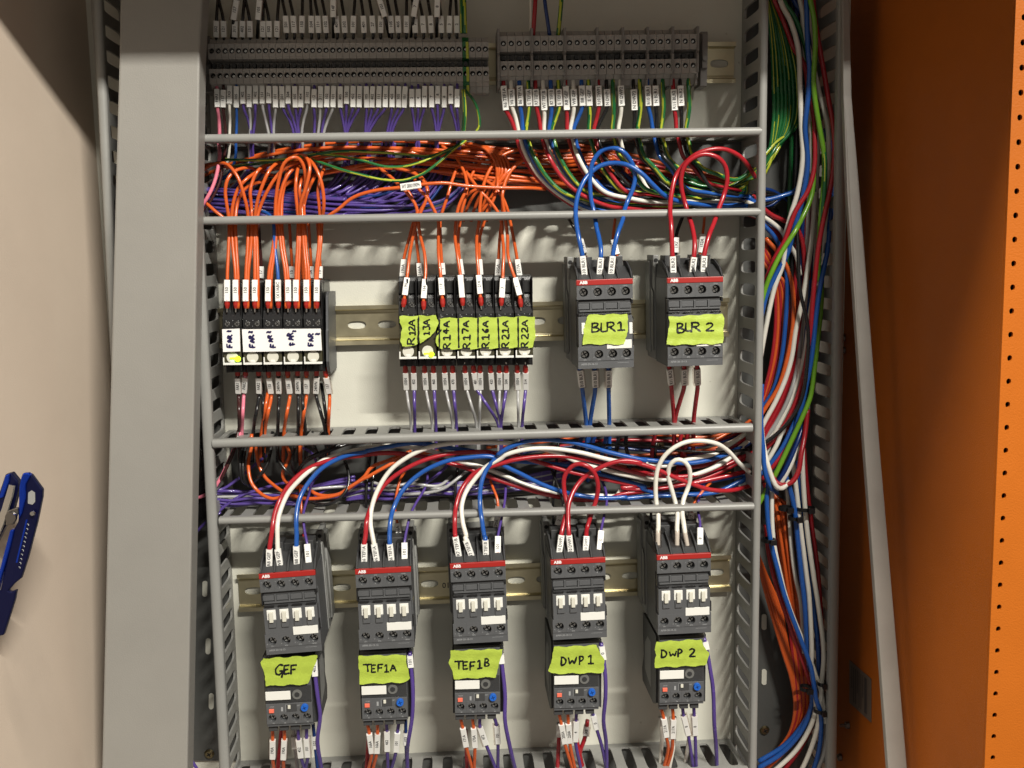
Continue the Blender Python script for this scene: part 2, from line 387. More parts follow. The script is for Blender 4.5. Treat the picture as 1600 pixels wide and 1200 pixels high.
# sticker and bolts on the orange side
def wl(px, py): return PXP(px, py, Vector((XR - 0.0006, 0, 0)), Vector((1, 0, 0)))
c = [wl(1327, 1031), wl(1361, 1061), wl(1361, 1129), wl(1327, 1098)]
st = MB(); st.prism(c, [p + Vector((0.0004, 0, 0)) for p in c])
for i in range(9):
    t = 0.12 + i * 0.085; 
    a0 = c[0].lerp(c[1], t); b0 = c[3].lerp(c[2], t); dz = (b0 - a0)
    q0 = a0 + dz * 0.08; q1 = a0 + dz * (0.9 if i % 3 else 0.6); wv = (c[1] - c[0]) * (0.025 if i != 7 else 0.06)
    off = Vector((-0.0002, 0, 0)); st.add([q0 + off, q0 + wv + off, q1 + wv + off, q1 + off], [(0, 1, 2, 3)], 1)
o = st.obj('rating_sticker', [sticker, ink], None, origin=c[0]); tag(o, 'small pale grey printed sticker low on the dark orange side panel', 'sticker')
for i, (px, py) in enumerate([(1319, 528), (1319, 547), (1326, 1133), (1314, 1183)]):
    p = wl(px, py); mb = MB(); mb.cyl(p, (-1, 0, 0), 0.0035, 0.0032, 0.003, 6, 0); mb.cyl(p + Vector((-0.003, 0, 0)), (-1, 0, 0), 0.0016, 0.0014, 0.005, 10, 0)
    tag(mb.obj('bolt', dsteel, None, origin=p), ['upper steel bolt halfway up the orange side panel', 'steel bolt just below another halfway up the orange side', 'small steel bolt right below the printed sticker', 'steel bolt at the foot of the orange side, below the sticker'][i], 'bolt', 'bolts on the orange side')

# ------------------------------------------------------------------ upright post and bars
fr = [P(188, -40, 84), P(319, -40, 84), P(312, 84, 84), P(309, 300, 84), P(302, 700, 84), P(292, 1240, 84), P(158, 1240, 84), P(170, 700, 84), P(180, 300, 84), P(186, 84, 84)]
mb = MB(); mb.prism([p + Vector((0, 0.0, 0)) for p in fr], [p + Vector((0, 0.022, 0)) for p in fr])
o = mb.obj('steel_post', postm, None, origin=fr[5], bevel=1.6); tag(o, 'wide flat grey painted steel post standing left of the wiring', 'post')
def bar(name, front, dep_, m, lab, cat):
    mb = MB(); a = [P(*p) for p in front]; mb.prism(a, [p + Vector((0, dep_, 0)) for p in a]); o = mb.obj(name, m, None, origin=a[-1], bevel=0.8); tag(o, lab, cat)
bar('steel_strip', [(139, -30, 40), (154, -30, 40), (162, 300 * .5, 40), (176, 300, 40), (190, 480, 40), (200, 700, 40), (192, 700, 40), (176, 480, 40), (162, 300, 40), (149, 120, 40)], 0.012, barm, 'narrow grey steel strip between the beige side and the wide post', 'strip')
bar('steel_strip', [(1316, -30, 66), (1327, -30, 66), (1331, 150, 75), (1346, 330, 90), (1375, 700, 125), (1421, 1240, 170), (1391, 1240, 170), (1351, 700, 125), (1324, 300, 90), (1318, 150, 75)], 0.006, barm, 'leaning grey steel strip in front of the orange side panel', 'strip')

# ------------------------------------------------------------------ wiring ducts
DD = 60.0
def lip(mb, A, B, wmm, dmm=7.0):
    """rounded front rail from A to B (points at the lip centre)"""
    t = (B - A).normalized(); s_ = t.cross(Yv).normalized(); prof = []
    for k in range(9):
        a = math.pi * (k / 8.0); prof.append((math.cos(a) * wmm / 2, -math.sin(a) * 2.6 - (dmm - 2.6) + dmm * 0.5))
    prof += [(-wmm / 2, dmm * 0.5), (wmm / 2, dmm * 0.5)]
    ra = [A + s_ * (x * 0.001) + Yv * (y * 0.001) for x, y in prof]; rb = [B + s_ * (x * 0.001) + Yv * (y * 0.001) for x, y in prof]
    n = len(prof); mb.add(ra + rb, [(i, (i + 1) % n, (i + 1) % n + n, i + n) for i in range(8)], 0, True)
    mb.add(ra + rb, [(i, (i + 1) % n, (i + 1) % n + n, i + n) for i in range(8, n)] + [list(range(n))[::-1], list(range(n, 2 * n))], 0, False)
def ductwall(parent, A, B, pitch=18.8, slot=10.2, off=0.0, lipw=7.0, side=1):
    """A,B lip centres (at depth DD); slotted wall runs back to the plate"""
    u = (B - A); L = u.length; u.normalize(); n = u.cross(Yv).normalized() * side
    mb = MB(); nc = int(L * 1000 / pitch)
    pc = L / nc
    back = Yv * (DD * 0.001)
    o0 = A - n * 0.0009
    holed(mb, o0 + Yv * 0.006, u, Yv, n, 0.0018, nc, pc, 0.0505, slot * 0.0005, 0.0215, 0, seg=20, p=4.5)
    # foot and top strips
    for y0, y1 in ((0.0565, 0.0595), (0.0035, 0.006)):
        c = [o0 + Yv * y0, o0 + u * L + Yv * y0, o0 + u * L + Yv * y1, o0 + Yv * y1]; mb.prism(c, [p + n * 0.0018 for p in c])
    mb.obj('slotted_wall', ductm, parent, origin=A)
    mb = MB(); lip(mb, A, B, lipw); mb.obj('lip_rail', ductm, parent, origin=A)
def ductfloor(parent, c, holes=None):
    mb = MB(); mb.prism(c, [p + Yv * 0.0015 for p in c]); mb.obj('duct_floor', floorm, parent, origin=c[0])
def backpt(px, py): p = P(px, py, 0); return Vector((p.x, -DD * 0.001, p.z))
# right vertical duct
vr = thing('wiring_duct', 'tall grey slotted wiring duct packed with wires beside the orange side', 'wiring duct', P(1190, 1240, 2))
vA, vB = P(1195, -60, DD), P(1175, 1260, DD)
ductwall(vr, vB, vA, lipw=6.4, side=1)
vC, vD = P(1318, -60, DD), P(1298, 1260, DD)
ductwall(vr, vD, vC, lipw=8.2, side=1)
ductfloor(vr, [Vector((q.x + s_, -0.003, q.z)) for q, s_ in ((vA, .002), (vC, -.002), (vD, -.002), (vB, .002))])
# left vertical duct
vl = thing('wiring_duct', 'tall grey slotted wiring duct half hidden behind the wide post', 'wiring duct', P(330, 1240, 2))
lA, lB = P(288, -60, DD), P(353, 1240, DD)
ductwall(vl, lB, lA, lipw=8.4, side=1)
lC, lD = P(150, -60, DD), P(215, 1240, DD)
ductwall(vl, lD, lC, lipw=7.0, side=1)
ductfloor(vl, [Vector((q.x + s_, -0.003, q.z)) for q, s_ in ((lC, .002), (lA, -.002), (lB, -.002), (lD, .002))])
mb = MB()
def oblong(mb, px, py, wpx, hpx, d, mi=0):
    vs = []
    for k in range(16):
        a = 6.28318 * k / 16; x = math.cos(a) * wpx / 2; y = math.sin(a) * wpx / 2 + (hpx - wpx) / 2 * (1 if math.sin(a) > 0 else -1); vs.append(P(px + x, py + y, d))
    mb.prism(vs, [v_ + Yv * 0.0006 for v_ in vs], mi)
for px, py in ((320, 920), (325, 1010), (330, 1096)): oblong(mb, px, py, 8, 25, 4.0)
mb.obj('mounting_slot', cream, vl, origin=P(325, 1010, 4))
mb = MB()
for px, py in ((1194, 972), (1194, 1058)): oblong(mb, px, py, 8, 25, 4.0)
mb.obj('mounting_slot', cream, vr, origin=P(1194, 1058, 4))
# horizontal ducts
h1 = thing('wiring_duct', 'upper horizontal wiring duct crammed with orange, purple and green wires', 'wiring duct', P(318, 345, 2))
a1, b1, a2, b2 = P(300, 217.2, DD), P(1189, 205.5, DD), P(298, 345.5, DD), P(1189, 331, DD)
ductwall(h1, a1, b1, lipw=6.7, side=1); ductwall(h1, a2, b2, lipw=6.5, side=1)
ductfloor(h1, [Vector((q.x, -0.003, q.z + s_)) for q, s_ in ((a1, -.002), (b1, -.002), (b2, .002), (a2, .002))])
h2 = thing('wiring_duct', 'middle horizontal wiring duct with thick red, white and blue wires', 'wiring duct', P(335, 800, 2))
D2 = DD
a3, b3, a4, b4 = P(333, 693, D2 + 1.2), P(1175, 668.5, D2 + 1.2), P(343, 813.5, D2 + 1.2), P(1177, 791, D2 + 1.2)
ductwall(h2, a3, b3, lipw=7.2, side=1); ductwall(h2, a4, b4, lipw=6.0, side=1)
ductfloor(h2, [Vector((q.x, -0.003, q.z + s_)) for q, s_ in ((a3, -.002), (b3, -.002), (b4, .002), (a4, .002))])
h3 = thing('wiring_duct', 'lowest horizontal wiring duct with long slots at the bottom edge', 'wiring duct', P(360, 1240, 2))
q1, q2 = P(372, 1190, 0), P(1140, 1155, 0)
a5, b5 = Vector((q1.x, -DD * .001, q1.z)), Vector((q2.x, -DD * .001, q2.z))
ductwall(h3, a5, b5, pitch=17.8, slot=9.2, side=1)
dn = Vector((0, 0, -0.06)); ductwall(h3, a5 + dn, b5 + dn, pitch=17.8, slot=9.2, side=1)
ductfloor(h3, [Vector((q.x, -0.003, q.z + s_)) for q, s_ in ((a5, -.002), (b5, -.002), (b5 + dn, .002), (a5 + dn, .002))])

# panel screws
def pscrew(px, py, d, lab, rmm=4.2, hollow=False):
    p = P(px, py, d); mb = MB(); mb.cyl(p, (0, -1, 0), rmm * .001, rmm * .0007, .0018, 20, 0)
    for a in (0.5, 2.07):
        ux = Vector((math.cos(a), 0, math.sin(a))); uy = Vector((-math.sin(a), 0, math.cos(a))); c = p + Vector((0, -0.00185, 0))
        mb.add([c + ux * x * rmm * .0005 + uy * y * rmm * .00012 for x, y in ((-1, -1), (1, -1), (1, 1), (-1, 1))], [(0, 1, 2, 3)], 1)
    tag(mb.obj('panel_screw', [brass, hole], None, origin=p), lab, 'screw', 'screws in the duct floors')
pscrew(327, 1178, 4, 'brassy cross-head screw low in the left duct floor, right of the post', 4.5)
pscrew(1195, 1141, 4, 'dark cross-head screw low in the floor of the right wiring duct', 4.5)
pscrew(1031, 696, 6, 'brassy screw in the middle duct beneath the white wire loop', 4.0)

# ------------------------------------------------------------------ DIN rails
def rail(pl, pr, lab, hmm=34.0, slot0=6.0, phase=0.0):
    a, b = P(*pl, 0), P(*pr, 0); u = (b - a); L = u.length; u.normalize(); z = u.cross(Yv).normalized()
    if z.z < 0: z = -z
    t = thing('din_rail', lab, 'rail', a, 'mounting rails on the plate')
    H = hmm * .0005
    mb = MB(); n = int(L / 0.025); pc = L / n
    holed(mb, a + u * phase - z * 0.010 - Yv * 0.0012, u, z, -Yv, 0.001, n, pc, 0.020, 0.0078, 0.0034, 0, seg=20, p=2.6)
    prof = [(0.0100, 0.0012), (0.0124, 0.0016), (0.0128, 0.0066), (0.0136, 0.0076), (H, 0.0078), (H, 0.0068), (0.0140, 0.0066), (0.0138, 0.0012), (0.0134, 0.0004), (0.0100, 0.0006)]
    for sgn in (1, -1):
        A = [a + z * (x * sgn) - Yv * y for x, y in prof]; B = [p + u * L for p in A]; mb.prism(A, B)
    mb.obj('rail_profile', zinc, t, origin=a)
    return t, a, u, z
r1 = rail((330, 106), (1146, 100), 'yellow zinc rail behind the terminal blocks at the top')
r2 = rail((344, 512), (1136, 495), 'yellow zinc rail behind the relays and the two upper contactors')
r3 = rail((374, 923), (1139, 892), 'yellow zinc rail behind the five lower contactors')
mb = MB(); put_text(mb, '01', P(697, 915, 2.3), r3[2], r3[3], -Yv, 0.005, 0); mb.obj('stamped_number', dgrey2, r3[0], origin=P(697, 915, 2))
# end stop clips beside the top rail
def clip(px, py, lab):
    m = frame((px - 5, py), (px + 5, py), 30); t = thing('end_clip', lab, 'rail clip', m, 'end clips on the top rail'); mb = MB()
    mb.box(-3, 3, 0, 22, -22, 22, 0); mb.box(-2.4, 2.4, -3, 0, -8, 20, 0); mb.obj('clip_body', termg2, t, local=True, bevel=0.6)
    mb = MB(); mb.cyl((0, -0.003, 0.0), (0, -1, 0), 0.0022, 0.0022, 0.001, 12, 0); mb.obj('clip_screw', dsteel, t, local=True)
clip(324, 100, 'dark grey end clip at the left end of the long terminal row')
clip(1100, 92, 'grey end clip at the right end of the second terminal row')
# ------------------------------------------------------------------ terminal blocks (every one a thing)
def crossrecess(mb, c, r, y, mi, ang=0.4):
    for a in (ang, ang + 1.5708):
        ux, uz = math.cos(a), math.sin(a); w_ = 0.16
        mb.add([(c[0] + (ux * x - uz * z * w_) * r, y, c[1] + (uz * x + ux * z * w_) * r) for x, z in ((-.8, -1), (.8, -1), (.8, 1), (-.8, 1))], [(0, 1, 2, 3)], mi, False, None, 0.001)
def screwmesh(r, r2=None, y=4.0, ang=0.4, m=dsteel, slot=False):
    mb = MB(); mb.cyl((0, y * .001, 0), (0, -1, 0), r * .001, r * .00085, 0.0012, 18, 0)
    if slot:
        mb.add([(x * r * .8, y - 1.25, z * r * .14) for x, z in ((-1, -1), (1, -1), (1, 1), (-1, 1))], [(0, 1, 2, 3)], 1, False, Matrix.Rotation(ang, 4, 'Y'), 0.001)
    else: crossrecess(mb, (0, 0), r, y - 1.25, 1, ang)
    return mb
def holeplate(mb, x0, cw, n, z0, z1, y0, y1, hr, mi=0, oz=0.0):
    holed(mb, Vector((x0, y0, z0)) * .001, Vector((1, 0, 0)), Vector((0, 0, 1)), Yv, (y1 - y0) * .001, n, cw * .001, (z1 - z0) * .001, hr * .001, hr * .001, mi, 0, oz * .001, seg=16, p=2.0)
def term_proto(wm, tall, name, body, m0, lab, group):
    """origin: front face centre; wm width in mm, extends z -tall/2..tall/2"""
    t = thing(name, lab, 'terminal block', m0, group); h = tall / 2.0; w_ = wm / 2 - 0.12
    mb = MB()
    # side profile with stepped ledges behind the two screw faces
    prof = [(30, h - 1), (13, h), (9, h), (7.5, h - 3.2), (4.6, h - 5), (4.5, 4.8), (12, 3.8), (12, -1.2), (4.5, -2.2), (4.5, -h + 8), (6.5, -h + 5.5), (8, -h + 5), (8.5, -h + 0.5), (12, -h), (30, -h + 1)]
    mb.extr(prof, -w_, w_, 0)
    mb.box(-w_ * .95, w_ * .95, 4.42, 4.55, h - 15.3, h - 5.4, 1); mb.box(-w_ * .95, w_ * .95, 4.42, 4.55, -h + 8.2, -2.8, 1)
    holeplate(mb, -w_, 2 * w_, 1, h - 15.5, h - 5.2, 0, 4.6, min(2.15, w_ * .86), 0, -0.4)
    holeplate(mb, -w_, 2 * w_, 1, -h + 8, -2.6, 0, 4.6, min(2.15, w_ * .86), 0, (-(-h + 8 - 2.6) / 2) * 0 + 0.6)
    mb.box(-w_, w_, 0.6, 4.5, 4.9, h - 15.3, 0) if h - 15.3 > 5 else None
    mb.obj('terminal_body', [body, hole], t, local=True, bevel=0.25)
    mb = MB(); mb.box(-w_ * .5, w_ * .5, 6.5, 12.2, -0.6, 2.6, 0); mb.obj('bridge_slot', dgrey2, t, local=True)
    s_ = screwmesh(min(1.15, w_ * .45), m=steel, y=3.2, slot=True, ang=0.9).obj('terminal_screw', [steel, hole], t, local=True); s_.location = (0, 0, (h - 10.75) * .001)
    part('terminal_screw', s_, t, (0.3, 0, (-h + 8 - 2.6) / 2 + 0.2))
    return t
def place_terms(n, pl, pr, d, wm, tall, name, body, labf, group, skip=()):
    a, b = P(*pl, d), P(*pr, d); u = (b - a).normalized(); z = u.cross(Yv).normalized()
    if z.z < 0: z = -z
    proto = None
    for i in range(n):
        if i in skip: continue
        c = a.lerp(b, (i + 0.5) / n); m = Matrix((u, Yv, z)).transposed().to_4x4(); m.translation = c
        if proto is None: proto = term_proto(wm, tall, name, body, m, labf(i), group)
        else: copy_tree(proto, m, labf(i))
W1 = (P(765, 96, 46) - P(325, 103, 46)).length * 1000 / 42
ORDW = lambda i, s: f'grey terminal block, {nth(i + 1)} from the left in the long left row'
place_terms(42, (326, 102.5), (764, 99), 46, W1, 44, 'terminal_block', termg, lambda i: ORDW(i, 0), 'terminal blocks of the long left row', skip=(38,))
a_, b_ = P(326, 102.5, 46), P(764, 99, 46); u_ = (b_ - a_).normalized(); z_ = u_.cross(Yv).normalized(); z_ = z_ if z_.z > 0 else -z_
m_ = Matrix((u_, Yv, z_)).transposed().to_4x4(); m_.translation = a_.lerp(b_, 38.5 / 42)
et = term_proto(W1, 44.4, 'earth_terminal', WM['green'], m_, 'green and yellow striped earth terminal among the grey terminal blocks', None)
et['category'] = 'terminal block'
mb = MB(); mb.box(0.2, W1 / 2 - 0.3, -0.25, 0.6, 4, 16.8, 0); mb.box(0.2, W1 / 2 - 0.3, -0.25, 0.6, -14, -2.7, 0); mb.box(0.2, W1 / 2 - .3, 5.6, 7, -21, -16, 0); mb.obj('yellow_stripe', WM['yellow'], et, local=True)
# second row: seven groups divided by taller plates
grp = [4, 4, 4, 3, 3, 3, 3]; xs = [779, 831, 882.5, 933, 973, 1012, 1051, 1090]; k = 0; GN = ['first', 'second', 'third', 'fourth', 'fifth', 'sixth', 'seventh']
yt = lambda x: 90.5 - (x - 779) * 0.0135
tproto = None; pproto = None
for g, n in enumerate(grp):
    for i in range(n):
        x0 = xs[g] + 2 + (xs[g + 1] - xs[g] - 2.5) * i / n; x1 = xs[g] + 2 + (xs[g + 1] - xs[g] - 2.5) * (i + 1) / n
        m = frame((x0, yt(x0)), (x1, yt(x1)), 48)
        lab = f'grey terminal block, {GN[i]} in the {GN[g]} divided group of the right row'
        if tproto is None: tproto = term_proto((P(x1, 90, 48) - P(x0, 90, 48)).length * 1000, 44, 'terminal_block', termg, m, lab, 'terminal blocks of the right row')
        else: copy_tree(tproto, m, lab)
for g, x in enumerate(xs):
    m = frame((x - 4, yt(x)), (x + 4, yt(x)), 48)
    if pproto is None:
        pproto = thing('divider_plate', '', 'divider plate', m, 'divider plates of the right terminal row'); mb = MB()
        mb.extr([(30, 23), (-1, 22.6), (-1.4, 4), (0.5, 3), (-1.2, 1), (-1.2, -12), (1, -14), (1, -17), (4, -18), (4.2, -22.5), (30, -22.8)], -0.9, 0.9, 0); mb.obj('plate', termg2, pproto, local=True, bevel=0.2); o = pproto
    else: o = copy_tree(pproto, m, '')
    o['label'] = f'thin grey divider plate, {nth(g + 1)} from the left in the right terminal row'

# ------------------------------------------------------------------ contactors
def contactor_proto(H, tabs, m0, lab, group):
    t = thing('contactor', lab, 'contactor', m0, group); wv = 22.4
    mb = MB()
    mb.box(-wv, wv, 9, 46, -H, -0.5, 0)                       # core
    mb.box(-wv + .5, wv - .5, 8.5, 8.95, -15.6, -4.6, 2); mb.box(-wv + .5, wv - .5, 8.5, 8.95, -H + 6.4, -H + 17.2, 2)
    mb.box(-wv, wv, 0.0, 9, -4.4, -0.2, 0)
    holeplate(mb, -wv, 2 * wv / 4, 4, -15.8, -4.4, 0, 8.8, 3.5, 0)
    holeplate(mb, -wv, 2 * wv / 4, 4, -H + 6.2, -H + 17.4, 0, 8.8, 3.5, 0, -0.4)
    mb.box(-wv, wv, 0.5, 9, -H, -H + 6.15, 0)
    mb.box(-wv + 1.6, wv - 1.6, 2.4, 9, -29.5, -16.6, 1)       # recess
    mb.box(-wv + 0.8, wv - 0.8, 0, 9, -H + 17.4, -29.3, 0)
    for i in range(4):
        x = -17 + i * 11.2
        if i < 3: mb.box(x + 5.1, x + 6.4, 0.9, 2.6, -24.6, -18.4, 0)
        mb.box(x - 4.6, x + 4.6, 1.6, 2.5, -23.4, -19.2, 0)
    mb.box(-wv + 2, wv - 2, 0.9, 2.5, -25.6, -24.4, 0)
    for i in range(4):
        x = -16.6 + i * 11.2; mb.box(x - 4.0, x + 4.0, -0.12, 0.9, -28.6, -27.2, 2); mb.box(x - 2.4, x + 2.4, -0.12, 0.9, -29.2, -28.5, 2)
    mb.box(-wv - 0.06, -wv + 1.2, 0.3, 5, -27, -17, 2); mb.box(wv - 1.2, wv + 0.06, 0.3, 5, -20, -16.5, 2)
    mb.box(wv - 1.4, wv + 0.3, 0.2, 4, -50, -41.5, 2)
    mb.obj('front_housing', [dgrey, dgrey2, black], t, local=True, bevel=0.35)
    # sloping wire entry shelf with ribs and the coil terminals
    mb = MB(); mb.extr([(1.0, -0.4), (9, 3.6), (26, 9.6), (46, 9.6), (46, -3), (1, -3)], -wv + 0.4, wv - 0.4, 0)
    for i in range(5):
        x = -wv + 0.8 + i * 10.8; mb.extr([(0.8, 0.3), (9, 7.2), (26, 13.2), (40, 13.2), (40, 5), (5, 0)], x, x + 1.4, 0)
    mb.box(-19, -6, 26, 44, 9, 17.5, 0); mb.box(4, 19, 26, 44, 9, 17.5, 0); mb.box(-6, 4, 32, 44, 9, 15, 0)
    mb.obj('terminal_shelf', dgrey2, t, local=True, bevel=0.4)
    mb = MB(); mb.cyl((-0.0125, 0.0258, 0.0135), (0, -1, 0), 0.0026, 0.0026, 0.0006, 16, 0); mb.cyl((0.0125, 0.0258, 0.0135), (0, -1, 0), 0.0026, 0.0026, 0.0006, 16, 0)
    mb.obj('coil_terminal', hole, t, local=True)
    # rear base, lighter and wider with mounting ears
    mb = MB(); mb.box(-wv - 0.8, wv + 0.8, 46, 80, -H + 1, 9, 0); mb.box(-wv - 2.6, wv + 2.6, 60, 79, -H + 6, 13, 0)
    for sx in (-1, 1):
        mb.box(sx * (wv - 1.5) - 2.5, sx * (wv - 1.5) + 2.5, 52, 79, 8, 18, 0)
        mb.cyl((sx * (wv - 1.5) * .001, 0.0518, 0.0135), (0, -1, 0), 0.0017, 0.0017, 0.0004, 12, 1)
    mb.extr([(50, -14), (58, -10), (58, -H + 14), (50, -H + 9)], -wv - 1.8, wv + 1.8, 0)
    mb.obj('rear_base', [mgrey, hole], t, local=True, bevel=0.8)
    mb = MB(); mb.box(-wv - 0.15, wv + 0.15, -0.5, 4, -4.5, -0.1, 0)
    rs = mb.obj('red_strip', redst, t, local=True, bevel=0.4)
    mb = MB(); put_text(mb, 'ABB', Vector((-wv + 5.6, -0.52, -2.35)) * .001, Vector((1, 0, 0)), Vector((0, 0, 1)), -Yv, 0.0024, 0, bold=0.035); mb.obj('logo', whiteink, rs, local=True)
    s0 = screwmesh(2.9, y=5.6, ang=0.5).obj('terminal_screw', [steel, hole], t, local=True, bevel=0)
    cw = 2 * wv / 4
    s0.location = Vector((-wv + cw * .5, 0, -10.1)) * .001
    for i in range(4):
        if i: part('terminal_screw', s0, t, (-wv + cw * (i + .5), 0, -10.1))
        part('terminal_screw', s0, t, (-wv + cw * (i + .5), 0, -H + 11.4))
    mb = MB(); X, Zc, N = Vector((1, 0, 0)), Vector((0, 0, 1)), -Yv
    for i, s_ in enumerate(('1L1', '3L2', '5L3', '13NO')): put_text(mb, s_, Vector((-wv + cw * (i + .45), 0, -5.7)) * .001, X, Zc, N, 0.0010, 0)
    for i, s_ in enumerate(('2T1', '4T2', '6T3', '14NO')): put_text(mb, s_, Vector((-wv + cw * (i + .5), 0, -H + 7.1)) * .001, X, Zc, N, 0.0011, 0)
    for i in range(4):
        put_text(mb, '+', Vector((-wv + cw * i + 1.6, 0, -H + 9.0)) * .001, X, Zc, N, 0.0012, 0); put_text(mb, '+', Vector((-wv + cw * i + 1.4, 0, -7.4)) * .001, X, Zc, N, 0.0010, 0)
    put_text(mb, 'AF09-30-10-13', Vector((-wv + 9, 0.5, -H + 3.6)) * .001, X, Zc, N, 0.0015, 0); put_text(mb, '--------------', Vector((wv - 8.5, 0.5, -H + 4.3)) * .001, X, Zc, N, 0.0014, 0)
    mb.obj('printed_marking', greyink, t, local=True)
    mb = MB(); mb.box(0.8, 20.8, -0.55, 0.3, -H + 15.6, -H + 22.4, 0); mb.obj('label_plate', white, t, local=True, bevel=0.2)
    if tabs:
        mb = MB(); mb.box(-3.6, 3.6, -0.6, 0.4, -4.2, 4.2, 0); mb.box(-1.55, 1.55, -2.8, 0, -5.8, 2.6, 1)
        t0 = mb.obj('indicator_tab', [white, ivory], t, local=True, bevel=0.3)
        mb = MB(); mb.box(-3.1, 3.1, -1.2, 0.4, -3.3, 3.3, 0); b0 = mb.obj('push_block', dgrey, t, local=True, bevel=0.6)
        for i in range(4):
            x = -wv + 7.0 + i * 10.3
            if i == 0: t0.location = Vector((x, 0, -34.8)) * .001; b0.location = Vector((x + .2, 0, -42.4)) * .001
            else: part('indicator_tab', t0, t, (x, 0, -34.8)); part('push_block', b0, t, (x + .2, 0, -42.4))
    else:
        mb = MB(); mb.box(-wv + 3.2, -wv + 6, -0.9, 0, -43, -34, 0); mb.obj('indicator_tab', white, t, local=True, bevel=0.2); mb = MB(); mb.box(wv - 3.4, wv - .8, -0.6, 0, -44, -35, 0); mb.obj('indicator_tab', white, t, local=True, bevel=0.2)
    return t
CD = 87
blr = contactor_proto(71.0, False, frame((899.5, 437.5), (989.5, 434.5), CD), 'upper contactor under the green tape marked BLR 1, with three blue wires', 'contactors in the upper relay row')
copy_tree(blr, frame((1041, 434), (1131, 431.5), CD), 'upper contactor under the green tape marked BLR 2, with three red wires')
low = [('GEF', (402.5, 897), (493.5, 890)), ('TEF1A', (553.8, 889.5), (642.5, 885)), ('TEF1B', (702, 880.8), (790.3, 876)), ('DWP1', (859, 874.8), (947, 870.2)), ('DWP2', (1025, 867.5), (1112, 863.3))]
lf_ = None
for nm, pl, pr in low:
    lab = f'lower contactor with four white tabs, above the green tape marked {nm}'
    m = frame(pl, pr, CD)
    if lf_ is None: lf_ = contactor_proto(68.5, True, m, lab, 'contactors in the lower row')
    else: copy_tree(lf_, m, lab)

# ------------------------------------------------------------------ overload relays
def overload_proto(m0, lab, group):
    t = thing('overload_relay', lab, 'overload relay', m0, group); wv = 18.9
    mb = MB()
    mb.box(-wv, wv, 7, 30, 1, 60, 0); mb.box(-wv + .5, wv - .5, 6.6, 6.95, 2.6, 12.4, 1)
    holeplate(mb, -wv, 2 * wv / 4, 4, 2.4, 12.6, 0, 7, 3.2, 0, 0.2)
    mb.box(-wv, wv, 0, 7, 12.6, 20.2, 0); mb.box(-wv, wv, 1.2, 8, 0, 2.4, 0); mb.box(-wv, wv, 1.8, 7, 20.2, 60, 0)
    mb.box(-2.2, 6.2, -0.35, 0.2, 12.9, 19.6, 1)
    mb.obj('front_housing', [dgrey, dgrey2], t, local=True, bevel=0.35)
    mb = MB(); mb.extr([(8, -1), (20, -6), (68, -6), (70, 4), (62, 20), (66, 40), (66, 58), (8, 58)], -wv - 1.6, wv + 3.2, 0)
    mb.extr([(30, 4), (56, 10), (56, 34), (44, 44), (30, 44)], -wv - 1.75, wv + 3.35, 1)
    for x in (-15, -6, 3, 12): mb.box(x - 3.6, x + 3.6, 4, 8, -5.4, 0.2, 0)
    mb.obj('rear_body', [dgrey2, mgrey], t, local=True, bevel=0.5)
    mb = MB(); mb.box(-wv + .4, wv - .4, 0.4, 1.4, 20.4, 34.5, 0); mb.box(-wv + .4, wv - .4, 0.2, .5, 20.4, 21.1, 0); mb.obj('clear_cover', clearcov, t, local=True, bevel=0.15)
    mb = MB(); mb.box(-wv + .2, -wv + 20.6, -0.3, 0.4, 23.4, 30.8, 0); mb.obj('label_plate', white, t, local=True, bevel=0.2)
    mb = MB(); mb.cyl((0.0068, 0.0018, 0.0268), (0, -1, 0), 0.0042, 0.0040, 0.0010, 24, 0); mb.cyl((0.0068, 0.0008, 0.0268), (0, -1, 0), 0.0022, 0.0020, 0.0003, 18, 1); mb.obj('setting_dial', [mgrey, dgrey2], t, local=True)
    mb = MB(); mb.cyl((0.0128, 0.001, 0.0163), (0, -1, 0), 0.0031, 0.0029, 0.0036, 20, 0); crossrecess(mb, (12.8, 16.3), 2.1, -2.65, 1, 0.35); mb.obj('blue_dial', [bluedial, WM['darkblue']], t, local=True)
    mb = MB(); mb.box(-wv + 2.4, -wv + 6.5, -1.2, 0.6, 12.7, 15.9, 0); mb.obj('stop_button', coral, t, local=True, bevel=0.3)
    mb = MB(); mb.box(-1.0, 1.2, -1.0, 0.6, 15.6, 18.6, 0); mb.obj('slider', ivory, t, local=True, bevel=0.2)
    s0 = screwmesh(2.4, y=5.0, ang=0.3).obj('terminal_screw', [steel, hole], t, local=True); cw = 2 * wv / 4
    s0.location = Vector((-wv + cw * .5, 0, 7.7)) * .001
    for i in range(1, 4): part('terminal_screw', s0, t, (-wv + cw * (i + .5), 0, 7.7))
    mb = MB(); X, Zc, N = Vector((1, 0, 0)), Vector((0, 0, 1)), -Yv
    for s_, x, z in (('STOP', -14.0, 17.6), ('RESET', 6.8, 17.8), ('97', -13.4, 3.2), ('98', -4, 3.2), ('95', 5, 3.2), ('96', 14.5, 3.2)): put_text(mb, s_, Vector((x, 0, z)) * .001, X, Zc, N, 0.00105, 0)
    for x0, x1, z0, z1 in ((-3, -2.7, 13, 19.4), (-3, 1, 19.2, 19.4), (-6.6, -5, 13.6, 17.2)): mb.box(x0, x1, -0.42, -0.3, z0, z1, 0)
    mb.obj('printed_marking', greyink, t, local=True)
    return t
ov = None
